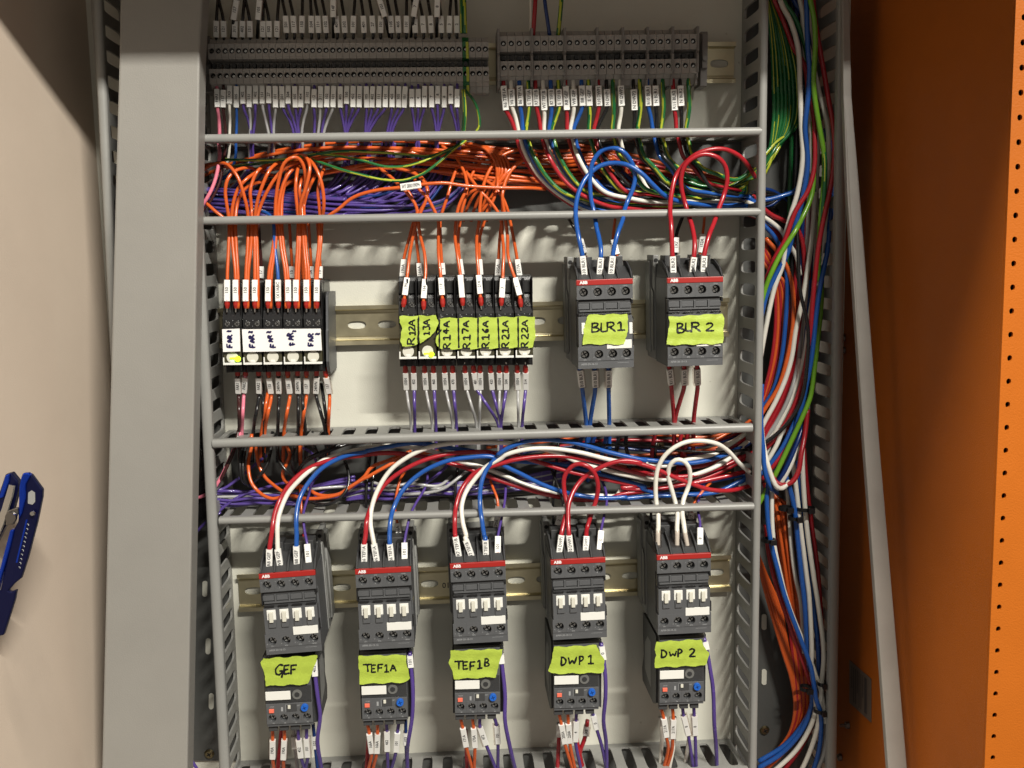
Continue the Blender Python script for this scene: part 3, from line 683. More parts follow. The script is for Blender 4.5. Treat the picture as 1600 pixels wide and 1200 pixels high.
for nm, pl, pr in (('GEF', (416, 1137), (491, 1133)), ('TEF1A', (565.4, 1128), (638.5, 1125)), ('TEF1B', (709.5, 1119), (783, 1117)), ('DWP1', (864, 1111.5), (937.5, 1109)), ('DWP2', (1028, 1103), (1102, 1100))):
    lab = f'overload relay with blue dial, below the green tape marked {nm}'
    m = frame(pl, pr, 80)
    if ov is None: ov = overload_proto(m, lab, 'overload relays below the lower contactors')
    else: copy_tree(ov, m, lab)

# ------------------------------------------------------------------ small plug-in relays
RW = 16.3
def relay_proto(wm, m0, lab, group, taped, flip):
    """origin: centre of the front of the clear case, mid height"""
    t = thing('plug_in_relay', lab, 'relay', m0, group); w_ = wm / 2 - 0.15
    mb = MB()
    mb.extr([(60, 46.5), (26, 47.5), (20, 46), (13, 29), (9, 22), (5, 16.5), (4.6, 9), (8, 8.6), (8, -19), (12, -20), (13, -27), (24, -28), (60, -28)], -w_, w_, 0)
    mb.box(-w_ + .4, w_ - 1.2, 12, 20, 33, 43, 1)
    mb.box(w_ - .9, w_ - .2, 6, 20, 10, 46, 0); mb.box(-w_ * .1, w_ * .1, 8, 20, 20, 45, 0)
    for x in (-w_ * .52, w_ * .52): mb.box(x - 2.0, x + 2.0, 8, 13, -25.5, -21.5, 1)
    mb.box(-w_ + .3, -w_ + 1.3, 3.8, 8, 10.5, 17, 1); mb.box(w_ - 1.3, w_ - .3, 3.8, 8, 10.5, 17, 1)
    for x, z in ((-.62, 15.5), (.05, 15.8), (.62, 15.5), (-.9, 11.6), (0, 11.2), (.9, 11.6)): mb.box(x * w_ - .4, x * w_ + .4, 4.6, 5.4, z - .3, z + .3, 2)
    mb.obj('relay_socket', [black, hole, greyink], t, local=True, bevel=0.35)
    if taped: ss = ((-w_ * .58, 12.5), (w_ * .45, 24.0))
    else: ss = ((-w_ * .5, 13.0), (w_ * .5, 13.0))
    s0 = screwmesh(2.3, y=5.2 if not taped else 5.0, ang=0.7).obj('terminal_screw', [steel, hole], t, local=True)
    s0.location = Vector((ss[0][0], 0, ss[0][1])) * .001
    part('terminal_screw', s0, t, (ss[1][0], 4.2 if taped else 0, ss[1][1]))
    mb = MB(); mb.box(-w_ + .5, w_ - .5, 0, 9, -17.6, 8.2, 0); mb.obj('relay_case', smoky, t, local=True, bevel=0.7)
    mb = MB(); mb.cyl((0, 0.0004, -0.0135), (0, -1, 0), 0.0048, 0.0045, 0.0007, 28, 0); mb.obj('round_tab', ivory, t, local=True)
    mb = MB(); mb.box(-w_ + .2, w_ - .6, -0.6, 2, -19.6, -17.8, 0); mb.box(-w_ + .2, -w_ + 1.3, -0.6, 2, -17.9, -13.5, 0); mb.box(-1.8, 1.8, -0.7, 1, -17.9, -15.8, 0); mb.obj('retaining_clip', white, t, local=True, bevel=0.25)
    if not taped:
        mb = MB(); put_text(mb, 'IDEC', Vector((-0.5, 0, 5.9)) * .001, Vector((1, 0, 0)), Vector((0, 0, 1)), -Yv, 0.0020, 0, bold=0.01); mb.obj('logo', greyink, t, local=True)
    return t
names5 = ['first relay from the left, glowing green, under a card marked FAR1', 'second relay from the left under the long white card, marked FAR2', 'third relay in the white-carded group of five', 'fourth relay in the white-carded group of five', 'rightmost relay in the white-carded group of five']
rp = None
for i in range(5):
    x0 = 346.5 + i * 31.7; x1 = x0 + 31.0; y = 532.5 - i * 0.35
    m = frame((x0, y), (x1, y - .35), 64); wm = (P(x1, y, 64) - P(x0, y, 64)).length * 1000
    if rp is None: rp = relay_proto(wm, m, names5[0], 'relays under white cards', False, False)
    else: copy_tree(rp, m, names5[i])
TW = ['R12A', 'R13A', 'R14A', 'R17A', 'R16A', 'R21A', 'R22A']; rt = None
for i in range(7):
    x0 = 622.5 + i * 30.35; x1 = x0 + 29.8; y = 523.5 - i * 0.35
    m = frame((x0, y), (x1, y - .35), 64); wm = (P(x1, y, 64) - P(x0, y, 64)).length * 1000
    lab = f'black socket relay under the green tape marked {TW[i]}'
    if rt is None: rt = relay_proto(wm, m, lab, 'relays under green tape', True, False)
    else: copy_tree(rt, m, lab)
def endplate(px, py, lab, h=(38, -29)):
    m = frame((px - 4, py), (px + 4, py), 62); mb = MB(); mb.extr([(60, h[0] - 1), (16, h[0]), (8, h[0] - 3), (6, 8), (4, 7), (4, -18), (10, h[1] + 3), (16, h[1]), (60, h[1])], -1.1, 1.1, 0)
    t = thing('relay_end_stop', lab, 'end stop', m); mb.obj('stop_body', dgrey, t, local=True, bevel=0.4)
endplate(510.5, 531, 'grey end stop right of the five white-carded relays')
# lit indicator lamps inside two relays
for px, py, lab in ((371, 561, 'glowing green indicator lamp on the leftmost relay'), (674, 554, 'glowing green indicator lamp on the second taped relay')):
    p = P(px, py, 65.5); mb = MB(); mb.cyl(p + Vector((0, .001, 0)), (0, -1, 0), 0.0024, 0.0019, 0.0016, 16, 0); mb.box(p.x - .006, p.x - .002, p.y + 0.0004, p.y + .001, p.z + .0002, p.z + .0014, 0, 1.0)
    tag(mb.obj('indicator_lamp', led, None, origin=p), lab, 'lamp', 'lit relay lamps')

# ------------------------------------------------------------------ cards, tape and handwriting
G = {'A': [[(0, 1), (.45, 0), (1, 1)], [(.2, .62), (.85, .6)]], 'B': [[(.12, 0), (.05, 1)], [(.0, .04), (.6, .0), (.82, .2), (.55, .42), (.15, .5), (.75, .58), (.95, .8), (.6, 1), (.0, .98)]],
     'D': [[(.1, 0), (.06, 1)], [(-.05, .05), (.5, .08), (.95, .42), (.7, .85), (.0, 1)]], 'E': [[(.1, .03), (.08, 1)], [(.0, .03), (.95, 0)], [(.08, .5), (.75, .46)], [(.05, .98), (.95, .9)]],
     'F': [[(.1, .03), (.06, 1)], [(.0, .05), (1, 0)], [(.08, .5), (.8, .44)]], 'G': [[(.9, .1), (.5, 0), (.05, .45), (.15, .9), (.5, 1), (.85, .72)], [(.5, .62), (.95, .6), (.8, 1.25)]],
     'L': [[(.15, 0), (.1, .96), (.9, .9)]], 'P': [[(.1, 0), (.06, 1)], [(-.05, .08), (.6, 0), (.95, .25), (.6, .5), (.1, .58)]], 'R': [[(.1, 0), (.05, 1)], [(-.05, .1), (.65, 0), (.9, .25), (.55, .5), (.1, .55)], [(.35, .55), (1, 1)]],
     'T': [[(-.1, .05), (1.1, 0)], [(.5, .03), (.5, 1)]], 'W': [[(0, .1), (.2, 1), (.5, .4), (.75, .98), (1, 0)]], '1': [[(.1, .28), (.55, 0), (.5, .98)], [(.05, 1), (1, .97)]], '2': [[(.1, .22), (.5, 0), (.9, .2), (.7, .5), (.05, 1), (1, .96)]],
     '3': [[(.1, .05), (.8, .0), (.45, .4), (.85, .7), (.45, 1), (.05, .9)]], '4': [[(.6, 1), (.6, 0), (.05, .65), (1, .6)]], '6': [[(.8, 0), (.2, .5), (.2, .9), (.7, .98), (.75, .6), (.2, .65)]], '7': [[(0, .05), (.95, 0), (.35, 1)]], '0': [[(.5, 0), (.1, .5), (.5, 1), (.9, .5), (.5, 0)]],
     'N': [[(.05, 1), (.1, 0), (.8, 1), (.95, 0)]], 'i': [[(.4, 0), (.5, 1)]], '~': [[(0, .3), (.3, 0), (.5, .6), (.8, .1), (1, .7)]]}
def ribbon(mb, pts, wpx, depf, mi=0):
    """marker stroke in photo pixels laid on a surface of depth depf(px,py)"""
    # densify
    q = [pts[0]]
    for a, b in zip(pts, pts[1:]):
        L = math.hypot(b[0] - a[0], b[1] - a[1]); n = max(1, int(L / 1.6))
        for k in range(1, n + 1): q.append((a[0] + (b[0] - a[0]) * k / n, a[1] + (b[1] - a[1]) * k / n))
    # round corners
    for _ in range(2): q = [q[0]] + [((q[i - 1][0] + 2 * q[i][0] + q[i + 1][0]) / 4, (q[i - 1][1] + 2 * q[i][1] + q[i + 1][1]) / 4) for i in range(1, len(q) - 1)] + [q[-1]]
    vs = []; n = len(q)
    for i, p in enumerate(q):
        a, b = q[max(i - 1, 0)], q[min(i + 1, n - 1)]; dx, dy = b[0] - a[0], b[1] - a[1]; L = math.hypot(dx, dy) or 1
        ww = wpx * (0.52 + 0.12 * math.sin(i * 0.7 + p[0])) * (0.8 if i in (0, n - 1) else 1)
        for s_ in (-1, 1):
            x, y = p[0] - dy / L * ww * s_, p[1] + dx / L * ww * s_; vs.append(P(x, y, depf(x, y) + 0.22))
    mb.add(vs, [(2 * i, 2 * i + 1, 2 * i + 3, 2 * i + 2) for i in range(n - 1)], mi)
def write(mb, txt, boxes, wpx, depf, mi=0):
    """boxes: per letter (x,y,ux,uy,vx,vy): corner, advance vector, down vector (pixels)"""
    for ch, (x, y, ux, uy, vx, vy) in zip(txt, boxes):
        for st_ in G[ch]: ribbon(mb, [(x + a * ux + b * vx, y + a * uy + b * vy) for a, b in st_], wpx, depf, mi)
def linebox(x, y, w_, h, gap, n, slope=0.0, jit=0.6):
    out = []
    for i in range(n): out.append((x + i * (w_ + gap) + R.uniform(-jit, jit), y + slope * i * (w_ + gap) + R.uniform(-jit, jit), w_, slope * w_, -h * .03, h))
    return out
def upbox(x, y, adv, hgt, gap, n, jit=.7):
    """letters stacked bottom to top, rotated a quarter turn left: advance goes up, letter-down goes right"""
    return [(x + R.uniform(-jit, jit), y - i * (adv + gap) + R.uniform(-jit, jit), 0.5, -adv, hgt, 0.5) for i in range(n)]
def tapesheet(name, lab, left, rightp, d0, m=tape, amp=0.5, nu=26, nv=14, cat='tape label', group='green tape labels', curl=0.0, seed=0, dfun=None):
    """left/right: matching lists of photo points from top to bottom; the sheet spans between them, slightly wrinkled"""
    rr = random.Random(seed); ph = [rr.uniform(0, 6.28) for _ in range(6)]
    def lerp_poly(poly, t):
        k = t * (len(poly) - 1); i = min(int(k), len(poly) - 2); f = k - i
        return poly[i][0] * (1 - f) + poly[i + 1][0] * f, poly[i][1] * (1 - f) + poly[i + 1][1] * f
    def depf(x, y):
        base = dfun(x, y) if dfun else d0
        return base + amp * (math.sin(x * .16 + ph[0] + y * .09) * .5 + math.sin(y * .33 + ph[1]) * .35 + math.sin(x * .41 + y * .3 + ph[2]) * .25)
    mb = MB(); vs = []
    for j in range(nv + 1):
        a = lerp_poly(left, j / nv); b = lerp_poly(rightp, j / nv)
        for i in range(nu + 1):
            t = i / nu; e = 0
            x = a[0] + (b[0] - a[0]) * t; y = a[1] + (b[1] - a[1]) * t
            if j in (0, nv): y += math.sin(x * .22 + ph[3] + j) * .9 + rr.uniform(-.35, .35)
            if i in (0, nu): x += rr.uniform(-.7, .7)
            vs.append(P(x, y, depf(x, y)))
    n = len(vs); k = nu + 1
    fs = [(j * k + i, j * k + i + 1, (j + 1) * k + i + 1, (j + 1) * k + i) for j in range(nv) for i in range(nu)]
    mb.add(vs, fs, 0, True); mb.add([v_ + Yv * 0.00016 for v_ in vs], [f[::-1] for f in fs], 0, True)
    o = mb.obj(name, m, None, origin=vs[0]); tag(o, lab, cat, group)
    return o, depf
def writing(o, depf, txt, boxes, wpx, m=marker, extra=()):
    mb = MB(); write(mb, txt, boxes, wpx, depf)
    for e in extra: ribbon(mb, e, wpx, depf)
    q = mb.obj('handwriting', m, o, origin=mb.v[0])
# BLR 1 / BLR 2
o, f_ = tapesheet('tape_label', 'green tape marked BLR 1 on the left upper contactor', [(919, 492), (915, 505), (911, 513), (912, 522), (910, 538)], [(980, 490.5), (981, 500), (980.5, 518), (978, 528), (975, 538)], 88.4, seed=1)
writing(o, f_, 'BLR1', [(924, 505, 14, -1, 0, 14), (938, 504, 11, 0, 0, 15), (948, 503, 14, 0, 0, 15), (963, 502, 13, 0, 1, 14)], 2.6)
o, f_ = tapesheet('tape_label', 'green tape marked BLR 2 on the right upper contactor', [(1045, 495), (1046, 505), (1044, 518), (1042, 529), (1041.5, 539)], [(1128, 490), (1132, 498), (1130, 514), (1131, 527), (1129, 537)], 88.6, amp=.8, seed=2)
writing(o, f_, 'BLR2', [(1057, 505, 13, 0, 1, 15), (1070, 504, 12, 0, 0, 14), (1080, 503, 15, 1, 0, 14), (1102, 504, 14, 0, 0, 13)], 2.8, extra=[[(1078, 518), (1082, 518)]])
# lower five (traced from each label)
def q4(P0): return P0
def lowdep(y0):    # hangs from the contactor face down onto the recessed overload relay
    return lambda x, y: 84.0 - 2.2 * max(0.0, min(1.0, (y - y0) / 30.0))
o, f_ = tapesheet('tape_label', 'green tape marked GEF', [(411, 1029), (407, 1036), (411, 1046), (414, 1060), (415, 1072)], [(496, 1024), (494, 1034), (489, 1046), (485, 1058), (481, 1069)], 84, seed=3, dfun=lowdep(1030))
writing(o, f_, 'GEF', [(430, 1038, 14, 0, -1, 17), (443, 1040, 10, -1, 0, 14), (454, 1039, 10, 0, 0, 15)], 2.9)
o, f_ = tapesheet('tape_label', 'green tape marked TEF1A', [(560, 1025), (560, 1040), (562, 1050), (562, 1069)], [(634, 1023), (634.5, 1036), (639, 1050), (640, 1061), (633, 1066)], 84, seed=4, dfun=lowdep(1026))
writing(o, f_, 'TEF1A', [(568, 1038, 12, 0, 1, 12), (580, 1039, 8, 0, 0, 12), (590, 1038, 9, 0, 0, 12), (600, 1038, 8, 0, 0, 12), (610, 1038, 9, 0, 0, 11)], 2.5)
o, f_ = tapesheet('tape_label', 'green tape marked TEF1B', [(704, 1017), (703, 1030), (701, 1037), (707, 1048), (710, 1061)], [(785.5, 1014), (784, 1024), (780, 1037), (777, 1048), (774, 1058)], 84, seed=5, dfun=lowdep(1018))
writing(o, f_, 'TEF1B', [(711, 1033, 12, 0, 0, 13), (723, 1034, 9, 0, 0, 12), (734, 1034, 9, 0, 0, 14), (745, 1031, 9, -1, 0, 14), (757, 1029, 9, 0, 0, 12)], 2.6)
o, f_ = tapesheet('tape_label', 'green tape marked DWP1', [(865.5, 1011), (863, 1022), (861.5, 1036), (856, 1048), (864, 1053)], [(932, 1008), (936, 1018), (944, 1030), (944.5, 1044), (942, 1051)], 84, seed=6, dfun=lowdep(1012))
writing(o, f_, 'DWP1', [(876.5, 1026, 9, 0, 0, 14), (888, 1026, 13, 0, 0, 12), (905, 1025, 8, 0, 0, 14), (918, 1023, 10, 0, 0, 14)], 2.7)
o, f_ = tapesheet('tape_label', 'green tape marked DWP 2', [(1026, 1003), (1023, 1014), (1025, 1024), (1022.5, 1036), (1023, 1043)], [(1096, 999), (1100, 1011), (1108, 1020), (1106, 1032), (1102, 1040)], 84, seed=7, dfun=lowdep(1004))
writing(o, f_, 'DWP2', [(1033, 1015, 10, 0, 0, 13), (1046, 1017, 11, 0, 0, 9), (1059, 1014, 8, 0, 0, 13), (1076, 1013, 11, 0, 0, 13)], 2.6)
# tape across the seven relays: three pieces
o, f_ = tapesheet('tape_label', 'ragged green tape marked R12A on the leftmost taped relay', [(625, 494), (624, 503), (628.5, 512), (627, 520), (625, 532), (629, 541)], [(654, 493.5), (654.5, 505), (654, 516), (653.5, 528), (652, 538), (648, 540)], 67, seed=8, amp=.6, nu=12)
writing(o, f_, 'R12A', upbox(636, 538, 11, 12, -.5, 1) + upbox(638, 524, 8, 10, -2, 1) + upbox(638, 517, 8, 10, -2, 1) + upbox(638, 509, 10, 11, -2, 1), 2.4)
o, f_ = tapesheet('tape_label', 'torn green tape marked 13A with a ragged lower right corner', [(654.8, 493), (655, 505), (655, 518), (655.5, 531), (657, 536)], [(681, 493), (684, 500), (686, 505), (679, 519), (672, 526), (664, 531)], 67.5, seed=9, amp=.8, nu=12)
writing(o, f_, '13A', [(661, 524, 0, -6, 10, 0), (661, 516, 0, -9, 11, 0), (661, 508, 0, -9, 11, 0)], 2.3)
o, f_ = tapesheet('tape_label', 'long green tape across five relays, marked R14A to R22A', [(688, 497), (687, 508), (683, 522), (680, 534), (684, 541), (690, 546)], [(835, 494.5), (836.5, 503), (835.5, 512), (837, 524), (834, 535), (832.5, 543)], 67, seed=10, amp=.35, nu=60)
bx = []; tx = ''
for i, s_ in enumerate(TW[2:]):
    x = 692 + i * 30.5
    for k_, ch in enumerate(s_): bx.append((x + R.uniform(-.6, .6), 543 - k_ * 10.5 + (2 if k_ == 0 else 0) - i * .4, .6, -9.5, 11.5 - (k_ > 1) * 1.5, R.uniform(-.5, .5))); tx += ch
writing(o, f_, tx, bx, 2.4, extra=[[(686.5, 503), (686.5, 543)], [(716, 497), (717, 544)], [(747, 496), (747, 543)], [(778, 496), (780, 543)], [(809.5, 495), (810, 542)], [(680, 526), (686, 519), (690, 515)]])
mb = MB(); ribbon(mb, [(654, 496), (653.6, 536)], 2.2, lambda x, y: 67.9); tag(mb.obj('marker_line', marker, None, origin=mb.v[0]), 'vertical black marker line between the tapes marked R12A and 13A', 'marker line')
# white cards
def card(lab, c4, d, txts):
    c = [P(x, y, d) for x, y in c4]; mb = MB(); mb.prism(c, [p + Yv * .0006 for p in c]); o = mb.obj('paper_card', paper, None, origin=c[0]); tag(o, lab, 'card', 'white cards on the relays')
    mb = MB()
    for t_, bx_ in txts: write(mb, t_, bx_, 2.9, lambda x, y: d)
    mb.obj('handwriting', pen, o, origin=mb.v[0])
card('small white card with FAR1 written upwards in violet pen', [(347, 514.5), (374.5, 513.5), (375.5, 549), (348.5, 550)], 67, [('FAR1', [(354.5, 543, 0, -6, 9, 0), (355, 536, 0, -6, 8, -1), (355, 529, 0, -6, 8, 0), (353.5, 519, 0, -3, 7, 0)])])
card('long white card across four relays with violet pen writing', [(378, 514.5), (501, 513.5), (503, 547.5), (380, 550)], 67, [
    ('FAR2', [(390, 543, 0, -6, 9, 0), (390, 536, 0, -6, 8, -1), (389, 529, 0, -6, 8, 0), (388, 521, 0, -4, 6, 0)]), ('FAR2', [(422, 543, 1, -6, 9, 0), (419, 535, 0, -5, 8, -1), (418, 528, 0, -6, 7, 2), (416, 521, 0, -4, 7, 0)]),
    ('FAR1', [(452, 540, 2, -5, 9, -2), (450, 532, 0, -6, 9, -1), (448, 525, 1, -6, 9, 1), (456, 519, 0, -3, 6, 0)]), ('FAR2', [(481, 541, 1, -6, 9, -1), (482, 534, 0, -5, 8, -1), (481, 526, 0, -6, 9, 1), (492, 524, 0, -4, 7, 0)])])

# ------------------------------------------------------------------ folding knife on the beige side
kt = thing('folding_knife', 'blue folding multi-tool hanging on the beige side at the left edge', 'knife', P(20, 990, 190))
def kz(p): return [(x * .26667, 700 + y * .26667) for x, y in p]
def slab(name, pts, d, th, m, parent=None, bevel=.8):
    c = [P(x, y, d) for x, y in pts]; mb = MB(); mb.prism(c, [p + Yv * th * .001 for p in c]); return mb.obj(name, m, parent or kt, origin=c[0], bevel=bevel)
slab('handle_scale', kz([(130, 150), (160, 146), (185, 158), (248, 245), (246, 290), (215, 440), (160, 650), (122, 765), (85, 795), (48, 838), (60, 845), (95, 832), (85, 890), (20, 1098), (-40, 1110), (-60, 840), (0, 840), (78, 480), (105, 430), (112, 210)]), 192.0, 4, navym)
slab('handle_edge', kz([(122, 175), (135, 148), (165, 146), (180, 160), (150, 215), (148, 300), (128, 385), (106, 425), (112, 230)]), 193.5, 4, bluem)
slab('handle_liner', kz([(58, 480), (84, 478), (60, 580), (8, 760), (-30, 900), (-50, 880), (0, 700)]), 193.5, 5, bluem)
slab('handle_scale', kz([(12, 210), (30, 155), (65, 145), (105, 195), (108, 240), (60, 420), (20, 480), (-60, 640), (-330, 600), (-330, 430), (-60, 420)]), 189.0, 6, navym)
slab('handle_edge', kz([(14, 215), (30, 160), (58, 150), (52, 200), (20, 290), (-10, 300)]), 190.5, 3, bluem)
slab('blade', kz([(52, 215), (84, 222), (70, 290), (20, 450), (-60, 640), (-80, 560), (8, 360)]), 194.0, 2, steel, bevel=.3)
p = P(18, 808, 195); mb = MB(); mb.cyl(p, (0, -1, 0), .004, .0036, .002, 20, 0); mb.obj('pivot_screw', dsteel, kt, origin=p, bevel=.2)
slab('blade_tang', kz([(38, 370), (105, 345), (108, 380), (80, 450), (30, 455)]), 194.6, 2, dsteel)
p = P(51, 802, 194); mb = MB(); mb.cyl(p, (0, -1, 0), .0018, .0014, .0012, 14, 0); mb.obj('stud', steel, kt, origin=p)
slab('lanyard_hole', kz([(165, 262), (185, 248), (205, 262), (206, 315), (190, 332), (163, 325)]), 192.3, .2, mgrey, bevel=0)
slab('engraved_line', kz([(152, 420), (162, 420), (102, 672), (92, 672)]), 192.3, .2, bluem, bevel=0)
mb = MB()
for k in range(11):
    t = k / 10; x = (163 - 50 * t) * .26667; y = 700 + (450 + 250 * t) * .26667; ribbon(mb, [(x - 1.2, y - 1.5 + (k % 3) * .5), (x + 1.6, y - 2), (x + 1.2, y + 1.5)], 1.0, lambda a, b: 192.1)
mb.obj('worn_engraving', greyink, kt, origin=mb.v[0])
# ------------------------------------------------------------------ wires: upper terminal rows
GT = 'black wires above the terminal blocks'
tops = [338, 350, 367, 379, 391, 411, 421, 433, 448, 460, 472, 487, 498, 510, 527, 539, 552, 569, 583, 595, 612, 623, 635, 649, 662, 674, 690, 702, 714]
TT = ['302', '121', '311', '402', '151', '121', '502', '121', '501', '117', '150', '504', '111', '102', '401', '502', '101', '401', '27', '101', '105', '405', '101', '7', '7', '8', '5', '3', '2']
for i, x in enumerate(tops):
    dx = R.uniform(-14, 5); hi = R.uniform(-8, 0)
    y0 = 34 if x < 440 else 28
    p = [(x + dx, -40, 30), (x + dx * .7, -8, 34), (x + dx * .15, 25, 40), (x, 40, 40), (x, 64, 36)]
    W('black', p, 1.25, 'dropping into the top of the long terminal row', group=GT, tags=[(y0 + hi * 0, y0 + 25, TT[i], {'wmm': 4.4})], clear_on=i % 3 == 1)
for x, y0, y1, tx, k in ((366, 4, 30, '157', 4), (404, 0, 28, '105', 2), (521, 0, 27, '14F', 0), (600, -2, 27, '101', -9), (647, -4, 24, '7', 5), (683, -4, 24, '8', 1)):
    W('black', [(x - k * 1.5, -40, 42), (x + k, 0, 46), (x, 22, 46), (x - k, 60, 30)], 1.25, 'hanging in front of the terminal tops', group=GT, tags=[(y0, y1, tx, {'wmm': 4.4})])
# below the long row: sleeves, then purple wires gathering down into the duct
GB = 'wires below the long terminal row'
bx_ = [339 + i * 10.15 for i in range(38)]
clus = {}
cols = ['pink', 'brown', 'white', 'blue', 'violet', 'grey', 'violet', 'grey', 'violet', 'grey', 'violet', 'violet', 'violet', 'violet', 'grey', 'violet', 'grey', 'violet', 'grey'] + ['violet'] * 19
cx = [344, 352, 359, 370, 393, 392, 397, 418, 424, 427, 460, 463, 466, 463, 470, 492, 498, 502, 506, 538, 539, 541, 543, 571, 573, 574, 577, 606, 608, 611, 648, 651, 653, 682, 684, 686, 714, 716]
LB = ['FAR1', '157', '1X3', '105', '402', '151', '402', '151', '27', '101', '501', '504', '105', '404', '102', '112', '511', '102', '101', '405', '150', '402', '121', '105', '402', '111', '101', '405', '105', '101', '2', '4', '2', '7', '8', '8', '9', '2']
for i, x in enumerate(bx_):
    c = cx[i]; y0 = 141 if i < 2 else 137
    j = R.uniform(-1.5, 1.5)
    p = [(x - .5, 118, 36), (x, 135, 40 + R.uniform(-1, 1.5)), (x + (c - x) * .06 + R.uniform(-.8, .8), 168, 40 + R.uniform(-1, 2)), (x + (c - x) * .6, 188, 34), (c + j, 208, 30), (c + j * 2, 226, 28)]
    if cols[i] in ('violet', 'grey') and i > 3:
        e = R.uniform(0, 1); ybun = 300 + 32 * R.random()
        if i > 12: p += [(c - 6 * e + 2, 258, 22 - 8 * e), (c - 28 - 10 * e, 292 + 10 * R.random(), 16), (c - 85, ybun, 13 + 8 * e), (c - 150 - 30 * e, ybun + 8 * R.uniform(-1, 1), 12 + 8 * R.random())]
        else: p += [(c - 4, 258, 20), (c - 30, 292, 16), (c - 60, ybun, 14)]
        fx = p[-1][0]
        if fx > 330: p += [((fx + 300) / 2, 305 + 26 * R.random(), 12 + 10 * R.random()), (292, 300 + 30 * R.random(), 14)]
    elif cols[i] == 'pink': p += [(343, 245, 38), (336, 282, 42), (322, 312, 44), (300, 340, 40)]
    elif cols[i] == 'brown': p += [(349, 250, 36), (343, 285, 40), (330, 312, 42), (300, 348, 38)]
    else: p += [(c - 2, 245, 24), (c - 12, 270, 18), (c - 60, 300, 14)]
    W(cols[i], p, 1.15 if i else 1.5, 'falling from the long terminal row', group=GB, tags=[(y0 + R.uniform(-1.5, 1.5), y0 + 27 + R.uniform(-1, 2), LB[i], {'wmm': 4.1})], clear_on=i % 4 == 0, cat='wire')
# more of the purple bundle lying in the duct
for i in range(16):
    y = 296 + i * 2.6; x1 = 520 + R.uniform(0, 190); x1 = min(x1, 690); e = R.uniform(-8, 8)
    p = [(292, y - 8 + e, 16 + i % 5 * 3), (360, y + R.uniform(-6, 4), 18 + i % 4 * 3), (450, y + R.uniform(2, 8), 22), (540, min(336, y + 10 + e * .3), 22 + i % 3 * 3), (x1, min(334, y + 4), 22), (x1 + 45, y - 32 - i, 16), (x1 + 62, 240, 12)]
    W('violet' if i % 6 else 'darkblue', p, 1.2, 'lying in the upper purple bundle', group='purple bundle in the upper duct')
for i in range(7):
    x = 560 + i * 19; W('violet', [(x, 222, 18), (x - 3, 250, 14), (x - 14, 278, 16), (x - 48, 300 + i, 22), (x - 110, 312 + i * 2, 22), (x - 190, 320, 16)], 1.2, 'curling into the purple bundle', group='purple bundle in the upper duct')
# three striped wires crossing in front
GY = 'green and yellow wires draped across the upper duct'
W('gy', [(724, -40, 40), (726, 20, 46), (727, 52, 46)], 1.7, 'rising from the earth terminal', group=GY)
W('gy', [(719, -40, 36), (721, 10, 42), (722, 52, 42)], 1.5, 'rising behind the earth terminal wire', group=GY)
W('gy', [(723, 140, 44), (725, 175, 44), (723, 205, 38), (720, 222, 36), (700, 234, 40), (670, 244, 42), (640, 242, 42), (590, 238, 42), (540, 236, 42), (500, 240, 42), (465, 246, 40), (430, 250, 38), (380, 250, 34), (345, 249, 30)], 1.15, 'draped highest across the upper duct', group=GY)
W('gy', [(725, 140, 46), (727, 175, 46), (725, 205, 40), (721, 224, 38), (690, 240, 42), (655, 254, 45), (630, 260, 45), (600, 260, 45), (570, 252, 44), (530, 244, 42), (490, 241, 40), (450, 250, 36), (400, 256, 30), (340, 262, 24)], 1.15, 'sagging across the middle of the upper duct', group=GY)
W('gy', [(727, 140, 40), (744, 165, 40), (748, 200, 36), (735, 212, 34), (722, 224, 40), (705, 236, 42), (685, 254, 45), (660, 272, 47), (630, 282, 48), (600, 281, 48), (560, 272, 47), (530, 264, 46), (495, 252, 42), (470, 245, 36)], 1.2, 'sagging lowest across the upper duct', group=GY)

# ------------------------------------------------------------------ wires: orange loops above the white-carded relays
GO = 'orange wires looping above the white-carded relays'
def rel(tx, cross, loop, label, text='150', col='orange', rear=False, ye=482, tg=(438, 468), dd=None, r=1.45, fe='red', leg=()):
    ds = 50 if not rear else 40
    p = [(tx, ye, 58 if not rear else 44)] + [(tx, (tg[0] + tg[1]) / 2 + 6, 58 if not rear else 46), (tx + (cross - tx) * .12, tg[0] - 12, 55 if not rear else 46)] + list(leg)
    p += [(tx + (cross - tx) * .72, 385, 50 if not rear else 42), (cross, 346, 46 if not rear else 38)] + [q if len(q) == 3 else (q[0], q[1], 46) for q in loop]
    tags = [(tg[0], tg[1], text)] if text is not None else []
    return W(col, p[::-1], r, label, group=GO, tags=tags, ferrule=fe)
L1 = 'looping up from the white-carded relays'
rel(355, 358, [(354, 318, 48), (352, 300, 48), (355, 282, 48), (366, 268, 44), (388, 262, 36), (402, 266, 28), (430, 275, 16)], L1)
rel(368.6, 362, [(364, 320, 46), (372, 295, 46), (385, 280, 44), (396, 272, 38), (415, 262, 26)], L1)
rel(372, 368, [(371, 318, 42), (380, 298, 40), (395, 288, 30), (420, 282, 16)], L1, None, fe=None)
rel(384, 388, [(386, 325, 48), (381, 305, 50), (373, 280, 50), (361, 262, 48), (350, 255, 44), (330, 258, 36), (296, 280, 26)], L1)
rel(387, 394, [(393, 325, 42), (391, 300, 44), (394, 285, 42), (402, 268, 40), (412, 260, 34), (436, 254, 22)], L1, None, fe=None)
rel(398.4, 398, [(402, 315, 48), (410, 290, 50), (420, 268, 48), (430, 257, 42), (446, 250, 30), (470, 248, 18)], L1)
rel(403, 401, [(406, 325, 44), (418, 298, 46), (432, 276, 46), (446, 262, 44), (462, 255, 40), (480, 252, 26)], L1, None, fe=None)
